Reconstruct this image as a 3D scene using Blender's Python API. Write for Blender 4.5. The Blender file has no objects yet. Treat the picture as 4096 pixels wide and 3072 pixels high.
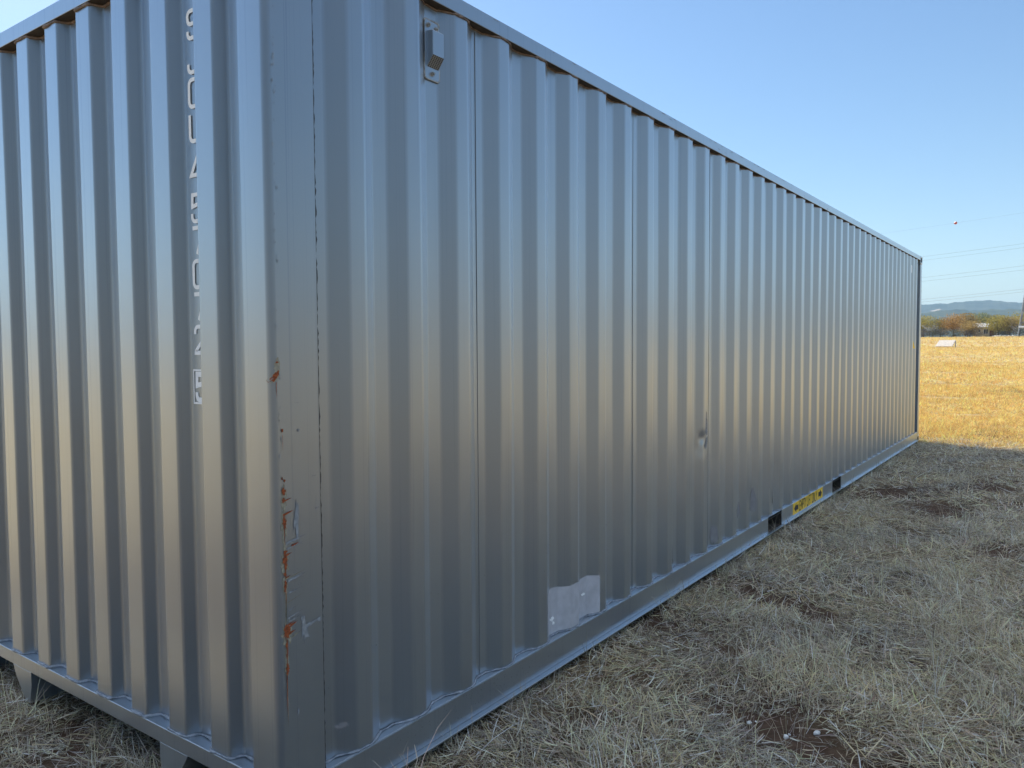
import bpy, bmesh, math, random
import numpy as np
from mathutils import Vector, Matrix
R = math.radians
scene = bpy.context.scene
col = scene.collection

# ------------------------------------------------------------------ camera
CAM = Vector((1.9467, -1.4702, 1.5596))
yaw, pitch, roll = 0.6243, -0.0498, -0.0057
fwd = Vector((-math.sin(yaw)*math.cos(pitch), math.cos(yaw)*math.cos(pitch), math.sin(pitch)))
rt = Vector((math.cos(yaw), math.sin(yaw), 0)); up = rt.cross(fwd)
r2 = math.cos(roll)*rt + math.sin(roll)*up
u2 = -math.sin(roll)*rt + math.cos(roll)*up
cam = bpy.data.cameras.new("camera"); cam.sensor_width = 36; cam.lens = 3116.46/4096*36
cam.clip_start = 0.05; cam.clip_end = 40000
co = bpy.data.objects.new("camera", cam); col.objects.link(co)
co.matrix_world = Matrix(((r2.x, u2.x, -fwd.x, CAM.x), (r2.y, u2.y, -fwd.y, CAM.y), (r2.z, u2.z, -fwd.z, CAM.z), (0, 0, 0, 1)))
scene.camera = co

# ------------------------------------------------------------------ light
SUN_EL, SUN_AZ = R(41), math.atan2(-0.95, 0.31)          # azimuth from +Y towards +X
world = bpy.data.worlds.new("World"); scene.world = world; world.use_nodes = True
wn = world.node_tree
sky = wn.nodes.new('ShaderNodeTexSky'); sky.sky_type = 'NISHITA'; sky.sun_disc = False
sky.sun_elevation = SUN_EL; sky.sun_rotation = SUN_AZ
sky.air_density = 1.1; sky.dust_density = 0.3; sky.ozone_density = 3.0
hsv = wn.nodes.new('ShaderNodeHueSaturation'); hsv.inputs['Saturation'].default_value = 1.08
wn.links.new(sky.outputs[0], hsv.inputs['Color']); 
# unseen bright cap added overhead to lift the shade; sky stays clear lower down
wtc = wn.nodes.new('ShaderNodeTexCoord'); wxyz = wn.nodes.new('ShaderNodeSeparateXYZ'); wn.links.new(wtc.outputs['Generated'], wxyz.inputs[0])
overhead_fill = wn.nodes.new('ShaderNodeMapRange'); overhead_fill.interpolation_type = 'SMOOTHSTEP'
overhead_fill.inputs['From Min'].default_value = 0.50; overhead_fill.inputs['From Max'].default_value = 0.80; wn.links.new(wxyz.outputs['Z'], overhead_fill.inputs['Value'])
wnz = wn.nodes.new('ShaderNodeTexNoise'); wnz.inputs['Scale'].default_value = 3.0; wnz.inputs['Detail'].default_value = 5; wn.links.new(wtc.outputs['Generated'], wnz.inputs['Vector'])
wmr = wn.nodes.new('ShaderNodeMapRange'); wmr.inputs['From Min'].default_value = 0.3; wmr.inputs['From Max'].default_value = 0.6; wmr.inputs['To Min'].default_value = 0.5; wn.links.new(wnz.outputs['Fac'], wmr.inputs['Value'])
wml = wn.nodes.new('ShaderNodeMath'); wml.operation = 'MULTIPLY'; wn.links.new(overhead_fill.outputs[0], wml.inputs[0]); wn.links.new(wmr.outputs[0], wml.inputs[1])
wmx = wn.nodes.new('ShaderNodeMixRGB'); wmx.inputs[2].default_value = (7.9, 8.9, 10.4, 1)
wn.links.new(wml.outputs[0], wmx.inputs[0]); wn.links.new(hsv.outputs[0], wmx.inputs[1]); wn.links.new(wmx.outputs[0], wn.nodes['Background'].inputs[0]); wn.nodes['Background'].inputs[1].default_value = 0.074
sl = bpy.data.lights.new("sun", 'SUN'); sl.energy = 3.1; sl.angle = R(0.53); sl.color = (1.0, 0.91, 0.77)
so = bpy.data.objects.new("sun", sl); col.objects.link(so)
sd = Vector((math.sin(SUN_AZ)*math.cos(SUN_EL), math.cos(SUN_AZ)*math.cos(SUN_EL), math.sin(SUN_EL)))
so.rotation_euler = sd.to_track_quat('Z', 'Y').to_euler(); so.location = (-20, 10, 30)
scene.view_settings.view_transform = 'Standard'; scene.view_settings.look = 'None'
scene.view_settings.exposure = 1.14; scene.view_settings.gamma = 1.0
scene.cycles.volume_bounces = 0
scene.cycles.max_bounces = 9; scene.cycles.diffuse_bounces = 6; scene.cycles.glossy_bounces = 3

# ------------------------------------------------------------------ helpers
def gz(x, y):
    """ground height: level round the container, then a slow rise to the trees"""
    t = np.clip((np.asarray(y, float) - 12.0), 0, 255.0)
    return 0.0135*t*t/(t + 3.0)

def mat(name, color, rough=0.6, metal=0.0, spec=0.5, noise=None, noise_amt=0.2, bump=0.0, bscale=60.0, coat=0.0):
    m = bpy.data.materials.new(name); m.use_nodes = True
    nt = m.node_tree; b = nt.nodes['Principled BSDF']
    b.inputs['Roughness'].default_value = rough; b.inputs['Metallic'].default_value = metal
    b.inputs['Specular IOR Level'].default_value = spec; b.inputs['Coat Weight'].default_value = coat
    tc = nt.nodes.new('ShaderNodeTexCoord')
    nz = nt.nodes.new('ShaderNodeTexNoise'); nz.inputs['Scale'].default_value = noise or 8.0; nz.inputs['Detail'].default_value = 5
    nt.links.new(tc.outputs['Object'], nz.inputs['Vector'])
    rmp = nt.nodes.new('ShaderNodeValToRGB')
    c = Vector(color)
    rmp.color_ramp.elements[0].position = 0.3; rmp.color_ramp.elements[1].position = 0.7
    rmp.color_ramp.elements[0].color = (*(c*(1-noise_amt)), 1); rmp.color_ramp.elements[1].color = (*(c*(1+noise_amt)), 1)
    nt.links.new(nz.outputs['Fac'], rmp.inputs[0]); nt.links.new(rmp.outputs[0], b.inputs['Base Color'])
    if bump:
        n2 = nt.nodes.new('ShaderNodeTexNoise'); n2.inputs['Scale'].default_value = bscale; n2.inputs['Detail'].default_value = 4
        bp = nt.nodes.new('ShaderNodeBump'); bp.inputs['Strength'].default_value = bump; bp.inputs['Distance'].default_value = 0.01
        nt.links.new(tc.outputs['Object'], n2.inputs['Vector']); nt.links.new(n2.outputs['Fac'], bp.inputs['Height'])
        nt.links.new(bp.outputs[0], b.inputs['Normal'])
    return m

def paint_mat():
    """slate grey container enamel: satin gloss, faint drip streaks, slight dust mottling"""
    m = bpy.data.materials.new("grey_enamel"); m.use_nodes = True
    nt = m.node_tree; L = nt.links.new; b = nt.nodes['Principled BSDF']
    tc = nt.nodes.new('ShaderNodeTexCoord')
    mp = nt.nodes.new('ShaderNodeMapping'); mp.inputs['Scale'].default_value = (130, 130, 0.45)
    L(tc.outputs['Object'], mp.inputs[0])
    st = nt.nodes.new('ShaderNodeTexNoise'); st.inputs['Scale'].default_value = 1.0; st.inputs['Detail'].default_value = 4
    L(mp.outputs[0], st.inputs['Vector'])
    sr = nt.nodes.new('ShaderNodeValToRGB'); sr.color_ramp.elements[0].position = 0.30; sr.color_ramp.elements[1].position = 0.40
    sr.color_ramp.elements[0].color = (0.80, 0.82, 0.86, 1); sr.color_ramp.elements[1].color = (1, 1, 1, 1)
    L(st.outputs['Fac'], sr.inputs[0])
    mo = nt.nodes.new('ShaderNodeTexNoise'); mo.inputs['Scale'].default_value = 3.0; mo.inputs['Detail'].default_value = 3; mo.inputs['Roughness'].default_value = 0.5
    L(tc.outputs['Object'], mo.inputs['Vector'])
    mr = nt.nodes.new('ShaderNodeValToRGB'); mr.color_ramp.elements[0].position = 0.3; mr.color_ramp.elements[1].position = 0.7
    mr.color_ramp.elements[0].color = (0.064, 0.084, 0.106, 1); mr.color_ramp.elements[1].color = (0.074, 0.095, 0.118, 1)
    L(mo.outputs['Fac'], mr.inputs[0])
    mx = nt.nodes.new('ShaderNodeMixRGB'); mx.blend_type = 'MULTIPLY'; mx.inputs[0].default_value = 0.35
    L(mr.outputs[0], mx.inputs[1]); L(sr.outputs[0], mx.inputs[2]); L(mx.outputs[0], b.inputs['Base Color'])
    rr = nt.nodes.new('ShaderNodeMapRange'); rr.inputs['To Min'].default_value = 0.30; rr.inputs['To Max'].default_value = 0.34
    L(mo.outputs['Fac'], rr.inputs[0]); L(rr.outputs[0], b.inputs['Roughness'])
    b.inputs['Metallic'].default_value = 0.0; b.inputs['Specular IOR Level'].default_value = 0.6
    lw = nt.nodes.new('ShaderNodeLayerWeight'); lw.inputs['Blend'].default_value = 0.5
    pw_ = nt.nodes.new('ShaderNodeMath'); pw_.operation = 'POWER'; pw_.inputs[1].default_value = 1.08; L(lw.outputs['Facing'], pw_.inputs[0])
    fr = nt.nodes.new('ShaderNodeMapRange'); fr.inputs['To Min'].default_value = 0.105; fr.inputs['To Max'].default_value = 0.82; L(pw_.outputs[0], fr.inputs[0])
    gl = nt.nodes.new('ShaderNodeBsdfGlossy'); gx = nt.nodes.new('ShaderNodeMixRGB'); gx.blend_type = 'MULTIPLY'; gx.inputs[0].default_value = 0.75; gx.inputs[1].default_value = (.88, .93, .99, 1); L(sr.outputs[0], gx.inputs[2]); L(gx.outputs[0], gl.inputs['Color']); L(rr.outputs[0], gl.inputs['Roughness'])
    gm_ = nt.nodes.new('ShaderNodeMixShader'); L(fr.outputs[0], gm_.inputs[0]); L(b.outputs[0], gm_.inputs[1]); L(gl.outputs[0], gm_.inputs[2]); L(gm_.outputs[0], nt.nodes['Material Output'].inputs[0])
    wv = nt.nodes.new('ShaderNodeTexNoise'); wv.inputs['Scale'].default_value = 2.2; wv.inputs['Detail'].default_value = 0
    L(tc.outputs['Object'], wv.inputs['Vector'])
    b2 = nt.nodes.new('ShaderNodeBump'); b2.inputs['Strength'].default_value = 0.5; b2.inputs['Distance'].default_value = 0.003
    L(wv.outputs['Fac'], b2.inputs['Height']); L(b2.outputs[0], b.inputs['Normal']); L(b2.outputs[0], gl.inputs['Normal'])
    return m

def new_obj(name, verts, faces, material, parent=None, smooth=False, mats=None, fmat=None):
    me = bpy.data.meshes.new(name); me.from_pydata([tuple(v) for v in verts], [], [tuple(f) for f in faces]); me.update()
    for mm in (mats or [material]): me.materials.append(mm)
    if fmat is not None: me.polygons.foreach_set('material_index', fmat)
    if smooth: me.polygons.foreach_set('use_smooth', [True]*len(me.polygons))
    o = bpy.data.objects.new(name, me); col.objects.link(o)
    if parent: o.parent = parent
    return o

class MB:
    def __init__(s): s.v, s.f, s.m = [], [], []
    def add(s, v, f, mi=0):
        n = len(s.v); s.v += [tuple(p) for p in v]; s.f += [tuple(i+n for i in q) for q in f]; s.m += [mi]*len(f)
    def box(s, x0, x1, y0, y1, z0, z1, mi=0):
        v = [(x0,y0,z0),(x1,y0,z0),(x1,y1,z0),(x0,y1,z0),(x0,y0,z1),(x1,y0,z1),(x1,y1,z1),(x0,y1,z1)]
        s.add(v, [(0,3,2,1),(4,5,6,7),(0,1,5,4),(1,2,6,5),(2,3,7,6),(3,0,4,7)], mi)
    def tube(s, pts, rads, n=6, mi=0, cap=True):
        pts = [Vector(p) for p in pts]
        if not hasattr(rads, '__len__'): rads = [rads]*len(pts)
        ring = []
        ref = Vector((0, 0, 1)) if abs((pts[-1]-pts[0]).normalized().z) < 0.9 else Vector((1, 0, 0))
        for i, p in enumerate(pts):
            t = (pts[min(i+1, len(pts)-1)] - pts[max(i-1, 0)]).normalized()
            a = t.cross(ref).normalized(); b = t.cross(a)
            ring.append([p + (a*math.cos(2*math.pi*k/n) + b*math.sin(2*math.pi*k/n))*rads[i] for k in range(n)])
        f = []
        for i in range(len(pts)-1):
            for k in range(n): f.append((i*n+k, i*n+(k+1) % n, (i+1)*n+(k+1) % n, (i+1)*n+k))
        if cap: f += [tuple(range(n))[::-1], tuple(range((len(pts)-1)*n, len(pts)*n))]
        s.add([q for r in ring for q in r], f, mi)
    def build(s, name, material, parent=None, bevel=0.0, smooth=False, seg=2):
        mats = material if isinstance(material, (list, tuple)) else [material]
        o = new_obj(name, s.v, s.f, None, parent, smooth, mats, s.m)
        if bevel:
            bv = o.modifiers.new('bevel', 'BEVEL'); bv.width = bevel; bv.segments = seg; bv.limit_method = 'ANGLE'; bv.angle_limit = R(40)
            o.data.polygons.foreach_set('use_smooth', [True]*len(o.data.polygons))
            w = o.modifiers.new('wn', 'WEIGHTED_NORMAL'); w.keep_sharp = False
        return o

def empty(name, loc=(0, 0, 0)):
    o = bpy.data.objects.new(name, None); o.location = loc; o.empty_display_size = 0.2; col.objects.link(o); return o
def tag(o, label, cat, group=None):
    o['label'] = label; o['category'] = cat
    if group: o['group'] = group
    return o

PAINT = paint_mat()
DARK_BROWN = mat('dark_brown', (0.045, 0.035, 0.028), 0.8, noise=30, noise_amt=0.4)  # dark brown for rail undersides and pocket liners
BEAD_W = mat('pale_sealant', (0.21, 0.235, 0.275), 0.5, noise=60, noise_amt=0.35, bump=0.4, bscale=150)
BEAD_B = mat('brown_sealant', (0.16, 0.115, 0.095), 0.6, noise=50, noise_amt=0.5, bump=0.4, bscale=150)
BEAD_D = mat('dark_sealant', (0.05, 0.052, 0.055), 0.6, noise=80, noise_amt=0.4)
WHITE = mat('white_lettering', (0.90, 0.91, 0.92), 0.5, noise=40, noise_amt=0.03)
YELLOW = mat('yellow_vinyl', (0.93, 0.58, 0.045), 0.4, noise=20, noise_amt=0.05)
BLACK = mat('black_ink_and_holes', (0.025, 0.02, 0.022), 0.5)
RUST = mat('rust', (0.27, 0.065, 0.018), 0.85, noise=120, noise_amt=0.5, bump=0.5, bscale=300)
CHIP = mat('bare_primer', (0.27, 0.25, 0.19), 0.7, noise=90, noise_amt=0.25)
SCRAPE = mat('scraped_paint', (0.235, 0.25, 0.27), 0.5, noise=70, noise_amt=0.25)
PATCHM = mat('grey_repair_paint', (0.45, 0.45, 0.49), 0.42, metal=0.1, noise=22, noise_amt=0.12, bump=0.2, bscale=50)
TOUCH = mat('touch_up_paint', (0.255, 0.255, 0.275), 0.42, metal=0.3, noise=30, noise_amt=0.15)
STEEL = mat('galvanised_steel', (0.36, 0.36, 0.35), 0.45, metal=0.6, noise=60, noise_amt=0.3)
VENTM = mat('grey_plastic', (0.21, 0.235, 0.265), 0.45, noise=40, noise_amt=0.06)
WOOD = mat('floor_timber', (0.06, 0.045, 0.035), 0.8, noise=6, noise_amt=0.3)

# ------------------------------------------------------------------ shipping container
L_, W_, H_ = 12.192, 2.438, 2.896
E0, PIT, NE = 0.3970, 0.2778, 42
XO, XI = -0.004, -0.040                       # outer / inner plane of the side sheet
box = empty('shipping_container', (-W_/2, L_/2, 0))
OFF = Vector(box.location)
tag(box, 'long slate grey corrugated steel shipping container with scraped rusty corner post', 'shipping container')
def part(mb, name, m, bevel=0.0, parent=None, **k):
    """world-space mesh -> child of the container (or of a part)"""
    par = parent or box
    mb.v = [tuple(Vector(v) - OFF) for v in mb.v]
    o = mb.build(name, m, par, bevel, **k)
    return o

def side_profile():
    p = [(0.150, XI)]
    for n in range(NE):
        e = E0 + PIT*n
        p += [(e-0.072-0.068, XI), (e-0.072, XO), (e, XO), (e+0.066, XI)]
    p += [(12.06, XI)]
    return p
def end_profile():
    p = [(-0.115, 0.052)]
    for k in range(8):
        s = -0.375 - 0.2535*k
        p += [(s+0.105+0.020, 0.052), (s+0.105, 0.006), (s, 0.006), (s-0.020, 0.052)]
    p += [(-W_+0.115, 0.052)]
    return p
def round_bends(p, r):
    """two-segment bend at every corner"""
    out = [p[0]]
    for i in range(1, len(p)-1):
        a, b, c = Vector(p[i-1]), Vector(p[i]), Vector(p[i+1])
        d1, d2 = (a-b).normalized(), (c-b).normalized()
        q1, q3 = b+d1*r, b+d2*r
        q2 = b*0.5 + (q1+q3)*0.25
        out += [tuple(q1), tuple(q2), tuple(q3)]
    return out + [p[-1]]

rng = np.random.default_rng(7)
DENTS = [(3.375, 0.945, 0.030, 0.036, 0.011), (3.36, 0.88, 0.05, 0.05, 0.004), (0.52, 0.62, 0.25, 0.5, 0.003), (4.9, 0.45, 0.3, 0.2, 0.004)]
def corrugated(name, prof, axis, mirror, z0, z1, dents=False, seed=0):
    pr = np.array(round_bends(prof, 0.009))
    zs = np.concatenate([np.linspace(z0, 0.78, 10), np.linspace(0.80, 1.14, 24), np.linspace(1.18, z1, 16)]) if dents else np.linspace(z0, z1, 14)
    # add mid columns on flats near the dents so they deform smoothly
    if dents:
        extra = []
        for i in range(len(pr)-1):
            extra.append(pr[i])
            if 3.2 < pr[i][0] < 3.7 and abs(pr[i+1][0]-pr[i][0]) > 0.02:
                for t in np.linspace(0, 1, 8)[1:-1]: extra.append(pr[i]*(1-t)+pr[i+1]*t)
        extra.append(pr[-1]); pr = np.array(extra)
    r = np.random.default_rng(seed)
    n = len(pr)
    V = []
    wob = r.normal(0, 0.0007, n); ph = r.uniform(0, 6.28, n)
    for z in zs:
        for i in range(n):
            a, d = pr[i]
            dd = d + 0.0008*math.sin(a*3.1+z*2.3+seed) + 0.0006*math.sin(a*9.7-z*3.1)
            if dents:
                for (dy, dz, sy, sz, am) in DENTS:
                    q = ((a-dy)/sy)**2 + ((z-dz)/sz)**2
                    if q < 12: dd -= am*math.exp(-q)
            if axis == 'side':
                x = dd if not mirror else -W_-dd
                V.append((x, a, z))
            else: V.append((a, dd, z))
    F = []
    for j in range(len(zs)-1):
        for i in range(n-1):
            q = (j*n+i, j*n+i+1, (j+1)*n+i+1, (j+1)*n+i)
            F.append(q if (axis == 'side') != mirror else q[::-1])
    V = [tuple(Vector(v)-OFF) for v in V]
    o = new_obj(name, V, F, PAINT, box, True)
    w = o.modifiers.new('wn', 'WEIGHTED_NORMAL'); w.weight = 70
    return o

RZ, RT = 0.175, 2.829            # top of bottom rail / underside of top rail
sideA = corrugated('side_panel', side_profile(), 'side', False, RZ, RT+0.002, True, 1)
sideB = corrugated('side_panel', side_profile(), 'side', True, RZ, RT+0.002, False, 2)
endA = corrugated('front_panel', end_profile(), 'end', False, 0.205, RT+0.002, False, 3)

# roof and floor
mb = MB(); nr = 60
rv, rf = [], []
for i in range(nr+1):
    y = 0.06 + (L_-0.12)*i/nr
    dz = 0.0 if i % 2 else -0.018
    for x in (-0.05, -0.14, -W_+0.14, -W_+0.05): rv.append((x, y, H_-0.012 + (dz if x not in (-0.05, -W_+0.05) else -0.004)))
for i in range(nr):
    for k in range(3): rf.append((i*4+k, (i+1)*4+k, (i+1)*4+k+1, i*4+k+1))
mb.add(rv, rf); part(mb, 'roof_panel', PAINT)
mb = MB(); mb.box(-W_+0.055, -0.055, 0.06, L_-0.06, 0.150, 0.172); part(mb, 'floor', WOOD)

# rails ------------------------------------------------------------------
PK = [(4.723, 5.083), (6.768, 7.128)]
def bottom_rail(mir):
    S = -1 if mir else 1
    X = lambda x: x if not mir else -W_-x
    def bx(mb, x0, x1, y0, y1, z0, z1):
        a, b = sorted((X(x0), X(x1))); mb.box(a, b, y0, y1, z0, z1)
    mb = MB()
    ys = [0.178, PK[0][0], PK[0][1], PK[1][0], PK[1][1], L_-0.178]
    for a, b in ((0, 1), (2, 3), (4, 5)):
        bx(mb, -0.005, 0.0, ys[a], ys[b], 0.050, 0.1705)           # web
        bx(mb, -0.0045, 0.026, ys[a], ys[b], 0.042, 0.0495)         # bottom lip
    bx(mb, -0.075, 0.0, 0.178, L_-0.178, 0.171, RZ)                 # upper flange
    for a, b in PK: bx(mb, -0.0045, 0.020, a+0.001, b-0.001, 0.040, 0.047)
    o = part(mb, 'bottom_rail', PAINT, 0.0022)
    for a, b in PK:                                                 # fork pocket liner: a tunnel through the base
        q = MB(); x0, x1 = -W_/2, -0.0065
        for (ya, yb, za, zb) in ((a-0.003, a, 0.048, 0.170), (b, b+0.003, 0.048, 0.170)): bx(q, x0, x1, ya, yb, za, zb)
        bx(q, x0, x1, a+0.0005, b-0.0005, 0.040, 0.046); bx(q, x0, x1, a+0.0005, b-0.0005, 0.1450, 0.149)
        part(q, 'fork_pocket', DARK_BROWN)
    return o
railA = bottom_rail(False); bottom_rail(True)
for X0, X1 in ((-0.060, 0.0), (-W_, -W_+0.060)):
    mb = MB(); mb.box(X0, X1, 0.163, L_-0.163, 2.832, 2.891)
    mb.box(X0+0.001, X1-0.001, 0.163, L_-0.163, 2.829, 2.8318, 1)
    part(mb, 'top_rail', [PAINT, DARK_BROWN], 0.0025)
mb = MB(); mb.box(-W_+0.163, -0.163, 0.0, 0.060, 2.832, 2.891); mb.box(-W_+0.163, -0.163, 0.001, 0.059, 2.829, 2.8318, 1)
part(mb, 'top_end_rail', [PAINT, DARK_BROWN], 0.0025)
mb = MB(); mb.box(-W_+0.131, -0.131, 0.0, 0.10, 0.146, 0.2045); part(mb, 'bottom_end_rail', PAINT, 0.003)
mb = MB(); mb.box(-W_+0.18, -0.18, L_-0.12, L_-0.02, 0.03, 0.17); part(mb, 'door_sill', PAINT, 0.003)
mb = MB(); mb.box(-W_+0.18, -0.18, L_-0.10, L_-0.02, 2.78, 2.885); part(mb, 'door_header', PAINT, 0.003)

# corner posts -------------------------------------------------------------
def front_post(mir):
    X = (lambda x: x) if not mir else (lambda x: -W_-x)
    outline = [(-0.130, 0.0), (-0.024, 0.0)]
    for k in range(1, 7):
        a = -math.pi/2 + math.pi/2*k/6; outline.append((-0.024+0.024*math.cos(a), 0.024+0.024*math.sin(a)))
    outline += [(0.0, 0.178), (-0.044, 0.178), (-0.044, 0.060), (-0.130, 0.060)]
    n = len(outline); z0, z1 = 0.119, H_-0.119
    v = [(X(x), y, z0) for x, y in outline] + [(X(x), y, z1) for x, y in outline]
    f = [(i, (i+1) % n, n+(i+1) % n, n+i) for i in range(n)]
    if mir: f = [q[::-1] for q in f]
    mb = MB(); mb.add(v, f)
    o = part(mb, 'corner_post', PAINT)
    o.data.polygons.foreach_set('use_smooth', [True]*len(o.data.polygons))
    w = o.modifiers.new('wn', 'WEIGHTED_NORMAL'); w.weight = 80
    return o
postA = front_post(False); front_post(True)
for X0, X1 in ((-0.165, 0.0), (-W_, -W_+0.165)):
    mb = MB(); mb.box(X0, X1, L_-0.150, L_-0.004, 0.119, H_-0.119); part(mb, 'corner_post', PAINT, 0.008)
def casting(x, y, z):
    sx = -1 if x > -1 else 1; sy = 1 if y < 6 else -1; sz = 1 if z < 1 else -1
    bm = bmesh.new(); bmesh.ops.create_cube(bm, size=1.0)
    for v in bm.verts: v.co = Vector(((v.co.x+0.5*sx)*0.162, (v.co.y+0.5*sy)*0.178, (v.co.z+0.5*sz)*0.118))
    for f in list(bm.faces):                                       # oval hand holes sunk into the outer faces
        n = f.normal
        if n.x*sx < -0.5 or n.y*sy < -0.5 or n.z*sz < -0.5:
            r = bmesh.ops.inset_region(bm, faces=[f], thickness=0.034, depth=0)
            bmesh.ops.inset_region(bm, faces=[f], thickness=0.002, depth=-0.03)
    bmesh.ops.translate(bm, verts=bm.verts, vec=Vector((x+(0.003 if x > -1 else -0.003), y+(-0.003 if y < 6 else 0.003), z)) - OFF)
    me = bpy.data.meshes.new('corner_casting'); bm.to_mesh(me); bm.free(); me.materials.append(PAINT)
    o = bpy.data.objects.new('corner_casting', me); col.objects.link(o); o.parent = box
    b = o.modifiers.new('b', 'BEVEL'); b.width = 0.006; b.segments = 2
    return o
for x in (0.0, -W_):
    for y in (0.0, L_):
        casting(x, y, 0.0); casting(x, y, H_)

# front legs of the gooseneck tunnel ---------------------------------------
for s in (-1, 1):
    cx = -1.195
    X = lambda d: cx + s*d
    mb = MB(); v = []
    for y in (0.0015, 0.16):
        v += [(X(0.512), y, 0.1455), (X(0.690), y, 0.1455), (X(0.665 if s < 0 else 0.66), y, 0.10), (X(0.572), y, 0.004), (X(0.528), y, 0.004), (X(0.512), y, 0.09)]
    f = [tuple(range(6)), tuple(range(11, 5, -1))] + [(i, i+6, (i+1) % 6+6, (i+1) % 6) for i in range(6)]
    if s > 0: f = [q[::-1] for q in f]
    mb.add(v, f); part(mb, 'tunnel_leg', PAINT, 0.002)

# doors at the far end -------------------------------------------------------
for s in (0, 1):
    x0 = -W_+0.17 + s*1.05; x1 = x0 + 1.045
    mb = MB(); mb.box(x0, x1, L_-0.075, L_-0.035, 0.175, 2.775)
    d = part(mb, 'door', PAINT, 0.004)
    for k in (0.28, 0.78):
        q = MB(); xx = x0 + k
        q.tube([(xx, L_-0.015, 0.06), (xx, L_-0.015, 2.86)], 0.017, 10)
        for z in (0.4, 1.0, 2.0, 2.5): q.box(xx-0.035, xx+0.035, L_-0.034, L_-0.008, z, z+0.06)
        q.v = [tuple(Vector(v)-OFF) for v in q.v]
        lr = q.build('lock_rod', STEEL, d)
        h = MB(); h.box(xx-0.02, xx+0.36, L_-0.006, L_+0.006, 1.15 + 0.18*s, 1.19 + 0.18*s); h.v = [tuple(Vector(v)-OFF) for v in h.v]
        h.build('handle', STEEL, d)

# sealant beads --------------------------------------------------------------
def bead(name, prof, axis, z, rad, m, off, parent, seed, jit=0.5, zj=0.002):
    r = random.Random(seed); pr = round_bends(prof, 0.012)
    dense = []
    for i in range(len(pr)-1):
        a, b = Vector(pr[i]), Vector(pr[i+1]); n = max(1, int((b-a).length/0.022))
        for k in range(n): dense.append(a.lerp(b, k/n))
    pts, rad_l = [], []
    for a in dense:
        y, d = a
        zz = z + r.uniform(-zj, zj)
        pts.append(Vector((d+off, y, zz)) if axis == 'side' else Vector((y, d-off, zz)))
        rad_l.append(rad*r.uniform(1-jit, 1+jit))
    mb = MB(); mb.tube(pts, rad_l, 6); return part(mb, name, m, parent=parent, smooth=True)
bead('sealant_bead', side_profile(), 'side', RZ+0.003, 0.0040, BEAD_W, 0.003, sideA, 3)
bead('sealant_bead', side_profile(), 'side', RT-0.003, 0.0042, BEAD_B, 0.0015, sideA, 4, 0.35)
bead('sealant_bead', end_profile(), 'end', 0.2085, 0.0052, BEAD_W, 0.003, endA, 5)
bead('sealant_bead', end_profile(), 'end', RT-0.005, 0.0062, BEAD_B, 0.002, endA, 6, 0.35)
r = random.Random(12)
mb = MB(); zz = [0.176+2.65*i/240 for i in range(241)]
mb.tube([(-0.012+r.uniform(-.002, .002), 0.1872+r.uniform(-.0012, .0012), z) for z in zz], [0.0036*r.uniform(0.6, 1.3) for z in zz], 6)
part(mb, 'sealant_bead', BEAD_D, parent=postA, smooth=True)
SEAM = mat('sheet_seam', (0.12, 0.13, 0.145), 0.5)  # grey line along the joints between sheets
for n in (2, 7, 11, 15, 19, 23, 27, 31, 35, 39):                    # lap joints between pressed sheets
    y = E0 + PIT*n + 0.090
    mb = MB(); mb.box(XI+0.0004, XI+0.0022, y, y+0.0013, RZ+0.01, RT-0.01); part(mb, 'weld_seam', SEAM, parent=sideA)

# ventilator -------------------------------------------------------------------
def rel(p): return tuple(Vector(p)-OFF)
VY0, VY1, VZ0, VZ1 = 0.737, 0.818, 2.556, 2.772
mb = MB()
ro = []
def rrect(y0, y1, z0, z1, rr, n=5):
    out = []
    for cy, cz, a0 in ((y1-rr, z1-rr, 0), (y0+rr, z1-rr, 90), (y0+rr, z0+rr, 180), (y1-rr, z0+rr, 270)):
        for k in range(n+1):
            a = R(a0+90*k/n); out.append((cy+rr*math.cos(a), cz+rr*math.sin(a)))
    return out
def slab(mb, outline, x0, x1, mi=0):
    n = len(outline)
    mb.add([(x0, y, z) for y, z in outline] + [(x1, y, z) for y, z in outline],
           [tuple(range(n))[::-1], tuple(range(n, 2*n))] + [(i, (i+1) % n, n+(i+1) % n, n+i) for i in range(n)], mi)
slab(mb, rrect(VY0, VY1, VZ0, VZ1, 0.012), XI-0.006, XI+0.006)
vent = part(mb, 'ventilator', PAINT)
mb = MB(); pts = [(XI+0.005, y, z) for y, z in rrect(VY0-0.001, VY1+0.001, VZ0-0.001, VZ1+0.002, 0.012)]; pts.append(pts[0])
r = random.Random(5); mb.tube(pts, [0.0034*r.uniform(0.7, 1.3) for p in pts], 6)
part(mb, 'sealant_bead', mat('grey_sealant', (0.30, 0.32, 0.34), 0.7, noise=90, noise_amt=0.35), parent=vent, smooth=True)
mb = MB()
hy0, hy1 = VY0+0.012, VY1-0.006; xb, xf = XI+0.0065, XI+0.036
hz0, hz1, hzk = VZ0+0.044, VZ1-0.040, VZ0+0.082
v = [(xb, hy0, hz0), (xb, hy1, hz0), (xf, hy0, hzk), (xf, hy1, hzk), (xf, hy0, hz1-0.004), (xf, hy1, hz1-0.004), (xb, hy0, hz1), (xb, hy1, hz1)]
mb.add(v, [(2, 3, 5, 4), (4, 5, 7, 6), (0, 2, 4, 6), (1, 7, 5, 3)])
hood = part(mb, 'hood', PAINT, 0.003, parent=vent)
mb = MB(); a, b, c, d = [Vector(v[i]) for i in (0, 1, 3, 2)]
nrm = (b-a).cross(d-a).normalized(); nrm = nrm if nrm.x > 0 else -nrm
mb.add([a, b, c, d], [(0, 1, 2, 3)], 0)
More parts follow.
